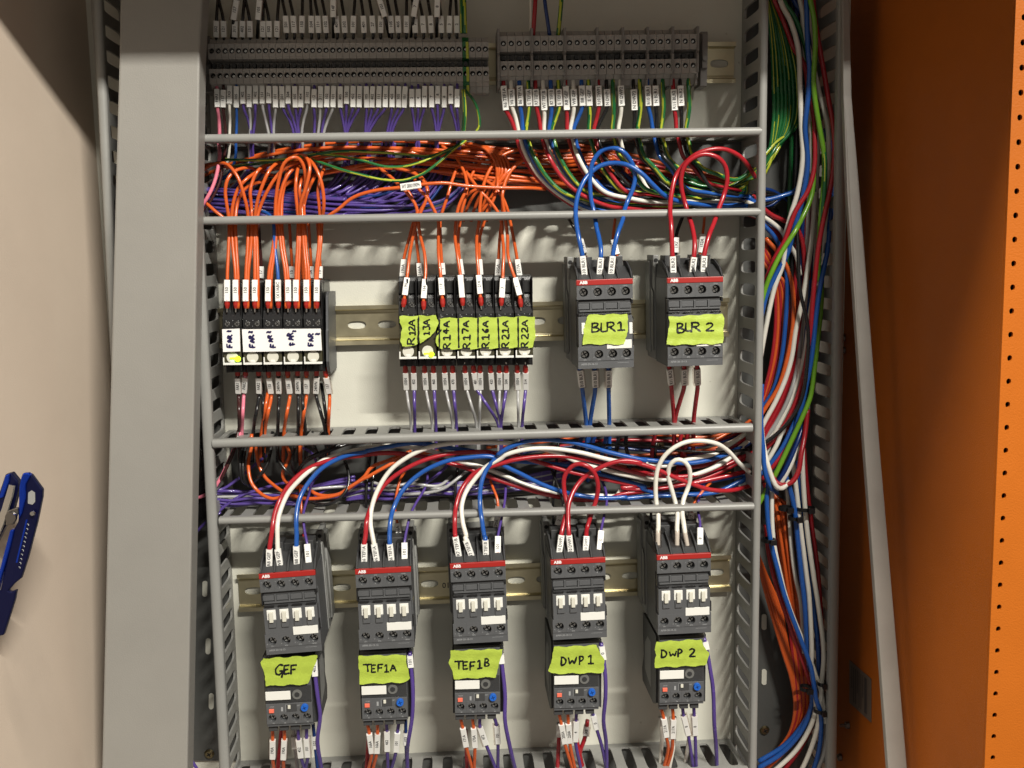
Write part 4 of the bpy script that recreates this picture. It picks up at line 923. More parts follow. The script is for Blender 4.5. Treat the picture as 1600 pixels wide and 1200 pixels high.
rel(419, 430, [(431, 312, 46), (436, 280, 48), (444, 255, 50), (454, 247, 50), (464, 246, 48), (472, 254, 46), (477, 272, 44), (476, 300, 40), (472, 330, 38), (470, 360, 36), (472, 410, 34), (474, 440, 34)], L1)
rel(423, 433, [(438, 305, 44), (446, 280, 42), (458, 264, 38), (478, 258, 24)], L1, None, fe=None)
rel(450.6, 440, [(441, 308, 42), (446, 282, 40), (450, 262, 34), (452, 246, 22)], L1)
rel(447, 436, [(434, 318, 44), (438, 300, 40), (450, 286, 30), (470, 276, 16)], L1, None, fe=None)
rel(462.4, 466, [(464, 320, 48), (462, 300, 48), (463, 278, 46), (466, 262, 40), (474, 248, 26)], L1)
rel(466, 469, [(470, 318, 50), (477, 296, 52), (483, 272, 52), (484, 258, 50), (479, 246, 46), (470, 243, 36), (450, 244, 24)], L1, None, fe=None)
rel(479, 473, [(471, 318, 42), (468, 298, 42), (472, 280, 38), (486, 268, 26)], L1)
rel(483, 476, [(475, 320, 38), (482, 296, 36), (492, 276, 26), (500, 264, 16)], L1, None, fe=None)
rel(495, 503, [(506, 322, 52), (505, 300, 54), (500, 278, 54), (493, 262, 52), (484, 250, 46), (474, 246, 34)], L1)
rel(493, 500, [(499, 322, 48), (497, 300, 48), (500, 280, 44), (506, 264, 34), (510, 254, 22)], L1, None, fe=None)
rel(435, 427, [(420, 335, 38), (412, 331, 34), (400, 329, 26), (380, 331, 16)], 'bending down to the fourth sleeve pair', '1X1/ABC', 'blue')
W('white', [(395, 327, 26), (408, 329, 32), (418, 333, 34), (428, 345, 34), (434, 370, 30)], 1.2, 'beside the blue wire in the upper duct', group=GO)
for x, tx in ((408, '17'), (456, '15'), (486, 'S4'), (500, '15')):
    W('orange' if x != 408 else 'brown', [(x - 4, 346, 36), (x - 2, 380, 36), (x, 410, 34), (x, 440, 34), (x + 1, 462, 34)], 1.25, 'behind the white-carded relay wires', group=GO, tags=[(417, 434, tx)], ferrule='red')
W('orange', [(292, 296, 34), (316, 312, 40), (336, 330, 44), (350, 341, 44), (362, 352, 42), (366, 385, 44), (368, 420, 48), (370, 455, 50)], 1.45, 'entering from the left edge of the upper duct', group=GO)
W('orange', [(292, 282, 20), (314, 262, 26), (334, 256, 30), (360, 262, 28), (382, 262, 24)], 1.45, 'arching in at the left end of the duct', group=GO)
W('orange', [(512, 338, 50), (530, 326, 52), (545, 313, 53), (560, 305, 54), (590, 297, 55), (626, 293, 56), (645, 290, 56), (665, 287.5, 56), (695, 286, 55), (725, 290, 52), (770, 293, 48), (832, 294, 40), (852, 296, 30)], 1.5, 'lying across the duct with a printed sleeve', group=GO, tags=[(630, 660, 'WT 5800109094', {'horiz': True, 'wmm': 5.6, 'clear_on': False})])
# ------------------------------------------------------------------ orange wires of the taped relays
GR = 'orange wires rising from the taped relays'
def rr_(pts, fe=True, tg=None, rear=False, r=1.4):
    n = len(pts); out = []
    for i, p in enumerate(pts):
        t = i / (n - 1)
        if len(p) == 3: out.append(p); continue
        y = p[1]; d = (58 if y > 470 else 56 if y > 440 else 50 if y > 400 else 46) if not rear else 38
        if y < 335: d = (46 if not rear else 40) - max(0, (300 - y)) * .28
        out.append((p[0], p[1], d))
    W('orange', out[::-1], r, 'rising from the taped relays', group=GR, ferrule='red' if fe else None, tags=[tg] if tg else [])
FT = [(634, 434, 462, '190', [(630, 480), (634, 450), (637, 425), (640, 398), (645, 370), (650, 345), (652, 330), (648, 318), (641, 308), (632, 297), (622, 288), (610, 276), (592, 262)]),
      (662, 439, 468, '166', [(662, 484), (662, 455), (665, 425), (663, 395), (657, 370), (654, 345), (658, 330), (666, 312), (668, 298), (664, 286), (655, 276), (640, 268), (615, 262)]),
      (691, 435, 463, '11F', [(692, 480), (690, 450), (688, 425), (685, 395), (685, 365), (685, 345), (681, 334), (674, 320), (668, 309), (655, 296), (648, 280)]),
      (722, 432, 462, '', [(723, 478), (721, 447), (718, 420), (714, 395), (711, 370), (713, 345), (716, 325), (723, 308), (729, 295), (728, 278), (720, 258), (708, 240), (690, 228)]),
      (750, 433, 462, '214', [(752, 478), (749, 447), (747, 420), (745, 395), (745, 370), (749, 345), (750, 322), (753, 300), (760, 276), (772, 255), (790, 240), (820, 232)]),
      (785, 434, 462, '3', [(783, 478), (785, 447), (786, 420), (787, 395), (785, 370), (783, 345), (778, 332), (766, 315), (752, 300), (740, 285), (728, 268)]),
      (811, 435, 464, '1', [(814, 480), (810, 450), (801, 425), (794, 400), (793, 370), (790, 345), (787, 325), (785, 305), (790, 282), (800, 265), (815, 252), (835, 246)])]
for x, a, b, tx, pts in FT: rr_(pts, True, (a, b, tx))
RT = [(628, 409, 434, '190A', [(628, 462), (628, 440), (631, 405), (640, 370), (647, 345), (656, 330), (667, 310), (668, 295), (663, 282), (648, 270), (620, 264), (590, 258)]),
      (658, 409, 432, '166A', [(660, 462), (657, 440), (654, 405), (650, 370), (648, 345), (652, 330), (645, 312), (636, 296)]),
      (692, 411, 430, '1', [(696, 460), (693, 440), (690, 405), (688, 370), (688, 345), (692, 328), (699, 308), (704, 290), (710, 272), (716, 256)]),
      (724, 409, 430, '', [(726, 460), (723, 440), (718, 405), (716, 370), (719, 345), (722, 328), (727, 310), (731, 290), (740, 268), (752, 252), (770, 240), (800, 232)]),
      (752, 408, 430, '', [(754, 460), (752, 440), (749, 405), (750, 370), (757, 345), (762, 328), (771, 312), (777, 292), (776, 268), (768, 252), (758, 238), (740, 229), (715, 225)]),
      (777.5, 408, 434, '205A', [(778, 462), (777, 440), (779, 405), (781, 370), (784, 345), (785, 325), (785, 308), (790, 285), (800, 262), (815, 250), (840, 242)]),
      (812, 405, 433, '217A', [(816, 462), (813, 440), (808, 405), (802, 370), (797, 345), (793, 328), (786, 310), (776, 296), (762, 284), (745, 277)])]
for x, a, b, tx, pts in RT: rr_(pts, True, (a, b, tx), True, 1.35)
# orange crowd running along the top of the duct
GC = 'orange wires running along the upper duct'
for i in range(9):
    y = 223 + i * 5 + R.uniform(-2, 2); x0 = 420 + i * 14 - (i % 3) * 30; e = R.uniform(-4, 4)
    p = [(x0 - 70, y + 42, 12), (x0 - 30, y + 24, 16), (x0 + 30, y + 10, 22 + i % 4 * 3), (x0 + 110, y + e, 26 + i % 5 * 3), (x0 + 210, y - 2 + e + i * .8, 28), (x0 + 320, y + 6 + i * 1.6, 24 + i % 3 * 4), (min(x0 + 430, 870), y + 14 + i * 1.2, 20), (905, y + 12 + i, 12), (960, y + 10 + i * .5, 10)]
    W('orange', p, 1.4, 'running along the top of the duct', group=GC)
for i in range(5):
    p = [(690 + i * 8, 228 + i * 3, 20), (730 + i * 9, 224 + i * 2, 26), (760 + i * 8, 234 + i * 4, 30), (776 + i * 4, 262 + i * 5, 34), (772 - i * 9, 300, 30), (764 - i * 12, 330, 24), (760 - i * 12, 346, 22)]
    W('orange', p, 1.35, 'curling down near the duct middle', group=GC)
for i, (xa, xb) in enumerate(((740, 860), (752, 850), (765, 880), (748, 905), (735, 870))):
    W('orange', [(xa - 70, 246 + i * 5, 16), (xa, 262 + i * 4, 24), ((xa + xb) / 2, 274 + i * 3, 26), (xb, 284 + i * 2, 16), (xb + 40, 290, 10)], 1.4, 'slanting to the right across the duct', group=GC)
W('orange', [(745, 340, 30), (756, 326, 32), (769, 306, 34), (786, 276, 34), (805, 258, 30), (822, 248, 22)], 1.4, 'slanting to the right across the duct', group=GC)

# ------------------------------------------------------------------ wires: second terminal row, sweeping right
GS = 'supply wires sweeping from the right terminal row'
W('red', [(838, -40, 34), (836, 10, 40), (833, 56, 40)], 1.8, 'entering the right terminal row from above', group=GS)
W('darkblue', [(846, -40, 34), (853, 15, 40), (859, 56, 40)], 1.6, 'entering the right terminal row from above', group=GS)
W('gy', [(880, -40, 34), (876, 15, 40), (872, 56, 40)], 1.8, 'entering the right terminal row from above', group=GS)
W('white', [(829, -40, 30), (830, 20, 34), (829, 56, 34)], 1.4, 'entering the right terminal row from above', group=GS)
SB = [('red', 787, 805, 'R6 TEF1A'), ('white', 799, 810, 'W6 TEF1A'), ('blue', 812, 817, 'B6 TEF1A'), ('gy', 826, 822, 'E TEF1A'), ('red', 837, 845, 'R7 TEF1B'), ('white', 849, 850, 'W7 TEF1B'), ('blue', 861, 858, 'B7 TEF1B'), ('gy', 873, 862, 'E TEF1B'),
      ('red', 884, 886, 'R8 GEF'), ('white', 896, 891, 'W8 GEF'), ('blue', 909, 896, 'B8 GEF'), ('gy', 920, 920, 'E GEF'), ('red', 935, 928, 'R10 DWP1'), ('black', 948, 932, 'N DWP1'), ('gy', 958, 957, None), ('white', 970, 966, 'W DWP2'), ('black', 990, 991, 'N DWP2'), ('gy', 1000, 996, None),
      ('blue', 1012, 1020, 'B10 BLR1'), ('black', 1024, 1026, 'N BLR1'), ('gy', 1036, 1033, None), ('red', 1052, 1057, 'R11 BLR2'), ('black', 1063, 1065, 'N BLR2'), ('gy', 1076, 1072, None)]
for k_, (c, x, xc, tx) in enumerate(SB):
    yb = 333 - k_ * 2.0 if k_ < 13 else 322 - (k_ - 12) * 2.6
    if c == 'gy': yb -= 8
    if c == 'black': yb = 300 + (k_ % 4) * 4
    d0 = 30 + (k_ % 5) * 3
    g = 1.0 + (24 - k_) * .012
    p = [(x - 1, 120, 38), (x, 140, 42), (x + 1, 166, 42), ((x + xc) / 2 + 1, 184, 38), (xc, 204, 36), (xc + 4, 222, 36), (xc + 10 * g, 244, d0 + 4), (xc + 25 * g, 275 if k_ < 13 else 262, d0 + 4), (xc + 46 * g, 300 if k_ < 13 else (yb - 14), d0 + 4), (xc + 80 * g, yb - 5, d0), (xc + 125, yb, d0 - 4)]
    x1 = xc + 125
    p = [q for q in p if q[0] < 1160]
    x1 = p[-1][0]
    if c == 'gy':
        # green ones turn up into the right-hand duct
        if x1 < 1120: p += [(1130, yb - 4, 24), (1172, yb - 22, 24)]
        p += [(1200 + k_ * .5, yb - 62, 22 + k_ % 4 * 3), (1206 + k_ * 1.7, 195, 22), (1206 + k_ * 1.8, 120, 20), (1202 + k_ * 1.1, 50, 16), (1196, -20, 14)]
    elif c == 'black': p += [(max(1120, x1 + 20), yb + 4, 18), (1180, yb + 2, 16), (1215, yb + 30, 14)]
    else: p += [(max(1110, x1 + 25), yb + 1, 18 + k_ % 4 * 3), (1172, yb + 3, 18 + k_ % 4 * 3), (1205, yb + 22 + k_, 20), (1226, 400, 18), (1232, 470 + k_ * 4, 16)]
    tags = [(139 + R.uniform(-2, 1), 167 + R.uniform(-2, 2), tx, {'wmm': 5.0, 'side': 0})] if tx else []
    W(c, p, 1.75 if c != 'black' else 1.6, 'sweeping from the right terminal row', group=GS, tags=tags, clear_on=k_ % 2 == 0)
for i in range(7):
    y = 302 + i * 4.5; W('black' if i % 3 else 'darkblue', [(905 + i * 22, 258 + i * 3, 14), (935 + i * 22, 286 + i * 2, 20), (1000 + i * 14, y - 3, 24), (1080, y + 2, 26), (1150, y, 24), (1200, y - 6, 18), (1235, y + 14 - i * 8, 14)], 1.6, 'lying low behind the coloured loops', group='dark wires behind the loops')
for i in range(7):
    x = 1080 + i * 9; W('gy', [(x - 40, 262 + i * 3, 20), (x - 5, 284 + i * 2, 22), (x + 30, 292 + i * 2, 24), (1168, 282 - i * 2, 26), (1196 + i * 2, 252 - i * 3, 28), (1208 + i * 5.5, 195, 28), (1208 + i * 6, 120, 26), (1204 + i * 4, 50, 22), (1196, -20, 18)], 1.6, 'turning up into the tall right duct', group='green wires in the tall right duct')
for i in range(6): W('red' if i % 2 else 'orange', [(900 + i * 20, 226 + i * 5, 10), (980, 240 + i * 8, 10), (1060, 262 + i * 5, 9), (1150, 280 + i * 4, 9)], 1.4, 'deep behind the blue loops', group='dark wires behind the loops')

# ------------------------------------------------------------------ contactor leads
GL = 'leads of the upper contactors'
e = CD - 12
W('blue', dep(z4([(1500, 770), (1300, 800), (1100, 810), (850, 790), (650, 758), (520, 700), (400, 590), (280, 470), (150, 390), (0, 365)]) + z3([(1250, 395), (1120, 500), (1040, 640), (1000, 800), (1000, 960)]) + [(905, 375), (910, 400), (914, 440)], [24, 30, 44, 52, 54, 46, 48, 60, e, e]), 1.95, 'looping right from the BLR 1 contactor', group=GL, tags=[(404, 434, 'B10 BLR1', {'wmm': 5, 'side': 1})])
W('blue', dep([(935.5, 440), (937, 420), (939, 392), (936, 372), (932, 355)] + z3([(1190, 880), (1160, 760), (1145, 600), (1150, 470), (1180, 340), (1270, 235), (1380, 205), (1480, 238), (1550, 310)]) + z4([(200, 410), (215, 520), (190, 640), (130, 780), (100, 880)]) + [(973, 343), (965, 365), (958, 395), (953, 440)], [e, e, 64, 50, 48, 48, 50, 54, 52, 48, 50, 60, e, e]), 1.9, 'looping between two poles of the BLR 1 contactor', group=GL, tags=[(404, 434, 'B10 BLR1', {'wmm': 5, 'side': 0}), (403, 433, 'B10 BLR1', {'wmm': 5, 'side': 1})])
W('red', dep(z4([(1560, 700), (1500, 560), (1460, 500), (1400, 400), (1300, 292), (1150, 222), (1000, 225), (850, 275), (720, 385), (640, 500), (595, 680), (580, 850), (590, 1000)]) + [(1050, 385), (1052, 440)], [20, 30, 44, 50, 52, 50, 50, 62, e, e]), 1.95, 'looping right from the BLR 2 contactor', group=GL, tags=[(401, 431, 'R11 BLR2', {'wmm': 5, 'side': 1})])
W('red', dep([(1079, 440), (1084, 402)] + z4([(835, 1190), (815, 1050), (780, 930), (740, 800), (700, 640), (695, 520), (740, 380), (840, 300), (950, 272), (1080, 310), (1155, 400), (1175, 540), (1145, 680), (1090, 830), (1040, 980), (985, 1120)]) + [(1100, 400), (1098, 440)], [e, e, 62, 50, 50, 54, 56, 56, 52, 50, 60, e, e]), 1.95, 'looping between two poles of the BLR 2 contactor', group=GL, tags=[(401, 431, 'R11 BLR2', {'wmm': 5, 'side': 0}), (401, 431, 'R11 BLR2', {'wmm': 5, 'side': 1})])
W('black', [(885, 335, 34), (893, 350, 36), (902, 364, 38), (909, 378, 40), (913, 396, 42), (916, 414, 42)][0:], 1.3, 'behind the BLR 1 contactor', group=GL, tags=[(374, 396, '101')], ferrule='red')
W('orange', [(962, 335, 34), (960, 352, 36), (958, 375, 38), (964, 398, 42), (964, 414, 42)], 1.2, 'behind the BLR 1 contactor', group=GL, tags=[(376, 398, '10')], ferrule='red')
W('black', [(1070, 330, 34), (1063, 348, 36), (1057, 366, 38), (1056, 390, 42), (1055, 412, 42)], 1.5, 'behind the left pole of BLR 2', group=GL, tags=[(370, 392, '1X7')])
W('orange', [(1101, 330, 34), (1100, 350, 36), (1097, 372, 40), (1094, 395, 42), (1093, 412, 42)], 1.2, 'behind the right pole of BLR 2', group=GL, tags=[(368, 395, '152A')])
GLB = 'wires below the upper contactors'
def lower(c, xt, yt0, x1, x2, y2, tg, tx, r=1.9, d0=70, grp=GLB, wh='', wmm=5.0, fe=None, cl=True):
    W(c, [(x2 - (x1 - x2) * .2, y2 + 50, 22), (x2, y2, 30), ((x1 + x2) / 2, (tg[1] + y2) / 2, 44), (x1, tg[1] + 2, d0 - 12), ((xt + x1) / 2, (tg[0] + tg[1]) / 2, d0 - 6), (xt, yt0, d0)], r, wh, group=grp, tags=[(tg[0], tg[1], tx, {'wmm': wmm})], ferrule=fe, clear_on=cl)
for c, a in (('blue', [(905, 910, 916, 662), (929, 930, 922, 662), (950.5, 951, 952, 662)]), ('red', [(1045, 1049, 1053, 655), (1069, 1069, 1055, 655), (1089, 1090, 1084, 656)])):
    for xt, xm, x2, y2 in a: lower(c, xt, 566, xm, x2, y2, (579, 606) if c == 'blue' else (576, 602), 'B10 BLR1' if c == 'blue' else 'R11 BLR2', wh='running down from the BLR ' + ('1' if c == 'blue' else '2') + ' contactor')
# relay bottoms
GRB = 'wires below the taped relays'
xs_ = [634, 647, 664, 678, 695, 708, 727, 740, 751, 767, 781, 792, 809, 822]; xe_ = [642, 648, 675, 681, 707, 713, 744, 778, 749, 782, 779, 783, 810, 816]
tb = ['105N', '452', '105N', '460', '105N', '470', '105N', '481', '105N', '433', '105N', '504', '105N', '514']
for i, (a, b) in enumerate(zip(xs_, xe_)):
    lower('grey' if i % 2 == 0 else 'violet', a - 1, 570, a + (b - a) * .12, b, 662, (578, 605), tb[i], r=1.4 if i % 2 else 1.2, d0=50, grp=GRB, wh='hanging from the taped relays', wmm=4.7, fe='red', cl=i % 3 != 1)
GFB = 'wires below the white-carded relays'
fb = [('brown', 371, 373, 374, 'FAR1'), ('pink', 384, 381, 378, 'FAR2'), ('black', 404, 405, 396, 'FAR2'), ('orange', 419, 424, 414, '155'), ('black', 435, 436, 434, '240VN'), ('orange', 449, 453, 444, '156'), ('black', 465, 466, 466, '240VN'), ('orange', 479, 479, 471, '157'), ('black', 495, 494, 508, '240VN'), ('orange', 508, 515, 513, '157')]
for c, a, m_, b, tx in fb: lower(c, a, 574, m_, b, 672, (590, 616) if c != 'pink' else (589, 615), tx, r=1.5, d0=48, grp=GFB, wh='hanging from the white-carded relays', wmm=4.7, fe='red')
for c, a, m_, b in (('black', 405, 410, 412), ('orange', 419, 421, 409), ('black', 465, 470, 477), ('black', 495, 502, 512)): lower(c, a, 600, m_, b, 672, (596, 597), '', r=1.5, d0=42, grp=GFB, wh='doubled up below the white-carded relays', wmm=.1, cl=False)

# ------------------------------------------------------------------ middle duct: power wires
GP = 'power wires arching through the middle duct'
e = CD - 11
SL = {'wmm': 5.0}
def pw(c, pts, ds, wh, tg=None, fe='grey', r=1.95, cl=False, grp=GP):
    tags = [(tg[0], tg[1], tg[2], dict(SL, side=1))] if tg and len(tg) == 3 else list(tg or [])
    return W(c, dep(pts, ds)[::-1], r, wh, group=grp, tags=tags, ferrule=fe, clear_on=cl, flen=8)
U = [e, e, e - 4, 58, 50]; CH = {'wmm': 6, 'label': False, 'tmm': 5.5, 'clear_on': True, 'side': 1}
pw('red', [(421.5, 893), (420.5, 880), (421, 858)] + z5([(625, 1190), (640, 1080), (665, 940), (720, 800), (820, 640), (950, 520), (1100, 440), (1300, 380), (1560, 345)]) + z6([(200, 328), (400, 318), (600, 335), (800, 368), (1000, 420), (1200, 480), (1400, 550)]) + z7([(0, 580), (300, 680), (600, 760), (900, 808)]) + z7([(1200, 800)]) + z8([(0, 750), (250, 715), (600, 650), (900, 570), (1200, 430), (1400, 300)]), U + [46, 44, 40, 36, 34, 34, 34, 32, 30, 26], 'arching right from the GEF contactor', (860, 889, 'R8 GEF'))
pw('white', [(440, 892), (437, 880), (434, 858)] + z5([(690, 1190), (690, 1080), (715, 940), (800, 740), (920, 600), (1040, 490), (1180, 390), (1400, 315), (1600, 270)]) + z6([(150, 262), (400, 245), (650, 262), (900, 322), (1100, 400), (1300, 450), (1600, 560)]) + z7([(300, 635), (600, 722), (900, 765), (1100, 762), (1300, 760)]) + z8([(0, 700), (300, 690), (700, 600), (1100, 420), (1340, 180)]), U + [42, 40, 36, 34, 32, 32, 32, 30, 28, 24], 'arching right from the GEF contactor', (859, 887, 'W8 GEF'))
pw('blue', [(464.5, 890), (464, 878), (463, 853)] + z5([(890, 1190), (885, 1040), (895, 900), (935, 760), (1020, 620), (1150, 480), (1300, 390), (1450, 335), (1600, 310)]) + z6([(150, 300), (350, 258), (600, 218), (800, 225), (1000, 265), (1200, 290), (1450, 340)]) + z7([(100, 390), (350, 410), (600, 430), (800, 455), (1050, 525), (1300, 590), (1600, 680)]) + z8([(200, 680), (400, 740), (700, 750), (1000, 720), (1340, 580)]), U + [48, 48, 44, 38, 34, 34, 34, 34, 34, 28], 'arching right from the GEF contactor', (855, 884, 'B8 GEF'))
pw('red', [(569.5, 886), (569, 870), (569, 850)] + z6([(140, 1190), (152, 1030), (180, 930), (240, 800), (340, 650), (500, 520), (700, 415), (900, 350), (1100, 318), (1400, 308)]) + z7([(0, 318), (250, 350), (500, 420), (750, 500), (1000, 560), (1250, 610), (1500, 670)]) + z8([(0, 680), (300, 700), (700, 640), (1100, 560), (1340, 500)]), U + [48, 44, 40, 38, 36, 34, 34, 32, 26], 'arching right from the TEF1A contactor', (851, 880, 'R6 TEF1A'))
pw('white', [(590.5, 887), (588, 870), (584.5, 850)] + z6([(215, 1190), (195, 1070), (200, 920), (260, 720), (400, 500), (600, 350), (800, 262), (1000, 222), (1300, 207), (1600, 215)]) + z7([(250, 228), (450, 260), (700, 330), (900, 420), (1100, 470), (1300, 530), (1600, 590)]) + z8([(200, 582), (400, 598), (600, 575), (800, 535), (1000, 455), (1150, 360), (1340, 180)]), U + [52, 54, 52, 48, 44, 42, 40, 38, 36, 26], 'arching right from the TEF1A contactor', (853, 881, 'W6 TEF1A'))
pw('blue', [(613, 885), (611, 870), (609, 850)] + z6([(390, 1190), (400, 1030), (430, 900), (520, 720), (650, 580), (800, 480), (1000, 400), (1200, 368), (1470, 362)]) + z7([(100, 440), (300, 540), (500, 640), (700, 715), (900, 760), (1150, 790), (1400, 780)]) + z8([(0, 795), (300, 770), (700, 755), (1000, 725), (1340, 560)]), U + [50, 50, 48, 44, 40, 40, 38, 36, 28], 'arching right from the TEF1A contactor', (850, 879, 'B6 TEF1A'))
pw('red', [(718, 877), (716, 862), (712, 838)] + z6([(1075, 1190), (1070, 1020), (1082, 880), (1130, 720), (1200, 610), (1290, 520), (1450, 460), (1600, 415)]) + z7([(200, 395), (450, 358), (700, 350), (950, 382), (1200, 440), (1400, 500), (1600, 545)]) + z8([(200, 520), (450, 560), (700, 560), (1000, 480), (1340, 330)]), U + [50, 50, 48, 46, 44, 40, 38, 28], 'arching right from the TEF1B contactor', (841, 870, 'R7 TEF1B'))
pw('white', [(740, 878), (735, 862), (727, 840)] + z6([(1190, 1190), (1155, 1050), (1142, 880), (1180, 740), (1280, 590), (1400, 460), (1560, 370)]) + z7([(130, 340), (350, 282), (600, 272), (900, 312), (1200, 385), (1400, 420), (1600, 430)]) + z8([(250, 440), (480, 450), (700, 385), (950, 335), (1150, 220), (1340, 90)]), U + [52, 54, 52, 50, 46, 42, 38, 26], 'arching right from the TEF1B contactor', (844, 871, 'W7 TEF1B'))
pw('blue', [(760, 877), (759, 862), (758, 840)] + z6([(1380, 1190), (1350, 1000), (1332, 850), (1350, 620), (1420, 460), (1560, 320)]) + z7([(50, 340), (150, 272), (350, 198), (550, 180), (800, 202), (1000, 250), (1200, 308), (1600, 400)]) + z8([(200, 385), (480, 412), (700, 425), (900, 395), (1100, 330), (1340, 215)]), U + [54, 56, 56, 52, 48, 44, 38, 26], 'arching right from the TEF1B contactor', (844, 871, 'B7 TEF1B'))
pw('red', [(872, 873), (874, 860), (877, 836)] + z7([(745, 1020), (778, 880), (745, 720), (748, 560), (830, 455), (900, 432), (985, 455), (1060, 530), (1095, 650), (1080, 790), (1035, 930), (980, 1110)]) + [(916, 838), (915, 858), (914, 872)], [e, e, 66, 54, 54, 58, 60, 58, 54, 60, e, e], 'looping between two poles of the DWP1 contactor', [(837, 866, 'R10 DWP1', dict(SL, side=1)), (838, 866, 'R10 DWP1', dict(SL, side=0))], fe='grey')
pw('red', [(893, 873), (891, 860), (889, 836)] + z7([(785, 1020), (790, 860), (850, 700), (950, 575), (1100, 480), (1250, 420), (1400, 398), (1550, 425)]) + z8([(0, 405), (150, 420), (350, 480), (500, 545), (700, 625), (900, 695), (1050, 712), (1200, 700), (1340, 660)]), [e, e, 66, 54, 56, 56, 56, 56, 54, 50, 36], 'crossing right from the DWP1 contactor', (838, 867, 'R10 DWP1'))
pw('white', [(1028, 866), (1028, 850), (1028, 830)] + z8([(390, 1100), (388, 950), (372, 850), (362, 700), (380, 500), (440, 370), (530, 280), (670, 208), (830, 192), (1000, 222), (1120, 300), (1230, 420), (1340, 520)]), [e, e, 70, 56, 56, 58, 60, 60, 56, 46, 38], 'looping right from the DWP 2 contactor', [(831, 859, '', CH)])
pw('white', [(1058, 866), (1057.5, 850), (1058, 830)] + z8([(585, 1100), (590, 950), (572, 850), (530, 700), (495, 560), (510, 450), (570, 392), (640, 395), (705, 460), (722, 570), (700, 680), (655, 800), (640, 930), (660, 1080)]) + [(1072, 845), (1077, 868)], [e, e, 70, 54, 54, 58, 60, 58, 54, 60, e, e], 'looping between two poles of the DWP 2 contactor', [(831, 859, '', CH), (831, 859, '', dict(CH, side=0))])
# control leads (fourth pole, thin purple)
GV = 'thin purple leads of the lower contactors'
for x, pts, tg, tx in ((481, [(483, 888), (482, 868), (480, 850), (476, 830), (474, 805), (477, 790), (482, 775), (488, 755), (500, 740)], (851, 881), '101'), (630, [(633, 884), (631, 864), (632, 848), (635, 830), (641, 805), (650, 786), (660, 770), (667, 755), (668, 735)], (850, 878), '101'),
                       (776, [(778, 876), (776, 855), (778, 838), (781, 822), (786, 800), (789, 780), (790, 760), (788, 740)], (841, 870), '101'), (937, [(936, 872), (937, 848), (939, 830), (944, 805), (948, 786), (946, 765), (940, 750)], (833, 862), '0'), (1092, [(1094, 865), (1092, 840), (1094, 820), (1091, 800), (1091, 785), (1097, 765), (1104, 750)], (824, 859), '8')):
    W('violet', dep(pts, [e, e, e - 6, 62, 50, 40, 30, 20])[::-1], 1.15, 'rising from a lower contactor', group=GV, tags=[(tg[0], tg[1], tx, SL)], ferrule='red', clear_on=False)
for c, pts, tg, tx in (('orange', [(625, 850), (623, 828), (617, 795), (620, 770), (626, 748), (634, 735)], (818, 837), '166A'), ('orange', [(773, 848), (774, 825), (778, 800), (777, 780), (771, 764), (766, 750)], (805, 829), '170A'), ('black', [(868, 838), (872, 815), (880, 790), (872, 760), (862, 735)], (804, 818), '2'),
                       ('orange', [(1079, 842), (1079, 818), (1083, 790), (1100, 765), (1115, 750)], (799, 818), '217'), ('orange', [(477, 846), (474, 820), (471, 795), (470, 775), (468, 755)], None, ''), ('red', [(1036, 840), (1033, 815), (1026, 790)], None, ''), ('red', [(919, 838), (920, 815), (917, 780)], None, '')):
    W(c, dep(pts, [46, 44, 40, 34, 24])[::-1], 1.2, 'behind the poles of the lower contactors', group='rear leads of the lower contactors', tags=[(tg[0], tg[1], tx, {'wmm': 4.8})] if tg else [], ferrule='red')
for x in (573, 582, 712, 865, 1018): W('black', [(x, 830, 36), (x - 1, 790, 34), (x, 757, 30), (x + 4, 725, 22), (x + 8, 690, 16)], 1.3, 'rising straight behind the lower contactors', group='rear leads of the lower contactors')
# ------------------------------------------------------------------ middle duct: thin wires
GM = 'thin wires in the middle duct'
def md(c, pts, ds, wh, r=1.4): W(c, dep(pts, ds), r, wh, group=GM)
md('orange', z5([(420, 120), (420, 260), (390, 380), (390, 500), (415, 620), (480, 710), (560, 770), (640, 795), (720, 780), (830, 760), (900, 780)]), [30, 34, 44, 48, 44, 36, 30], 'curving at the left of the middle duct', 1.5)
md('orange', z5([(470, 200), (470, 300), (500, 450), (560, 570), (660, 660), (760, 730), (880, 790)]), [26, 34, 38, 34, 26], 'curving at the left of the middle duct', 1.5)
md('orange', z5([(760, 100), (790, 260), (820, 340), (790, 420), (745, 520), (760, 600), (830, 650), (920, 690)]), [26, 36, 40, 36, 26], 'curving at the left of the middle duct', 1.5)
md('orange', z5([(930, 100), (925, 280), (930, 400), (925, 560), (880, 680)]), [26, 32, 32, 20], 'curving at the left of the middle duct', 1.5)
md('orange', z5([(860, 765), (950, 790), (1050, 795), (1200, 780), (1340, 745), (1450, 670), (1600, 580)]) + z6([(150, 575), (300, 490), (450, 410), (560, 370), (700, 330), (900, 300)]), [34, 36, 38, 40, 40, 34, 24], 'rising right across the middle duct', 1.6)
md('orange', z5([(920, 660), (1010, 690), (1080, 740), (1180, 765), (1300, 755), (1400, 715), (1500, 640), (1600, 560)]) + z6([(200, 470), (420, 380), (620, 300)]), [28, 34, 36, 34, 24], 'rising right across the middle duct', 1.6)
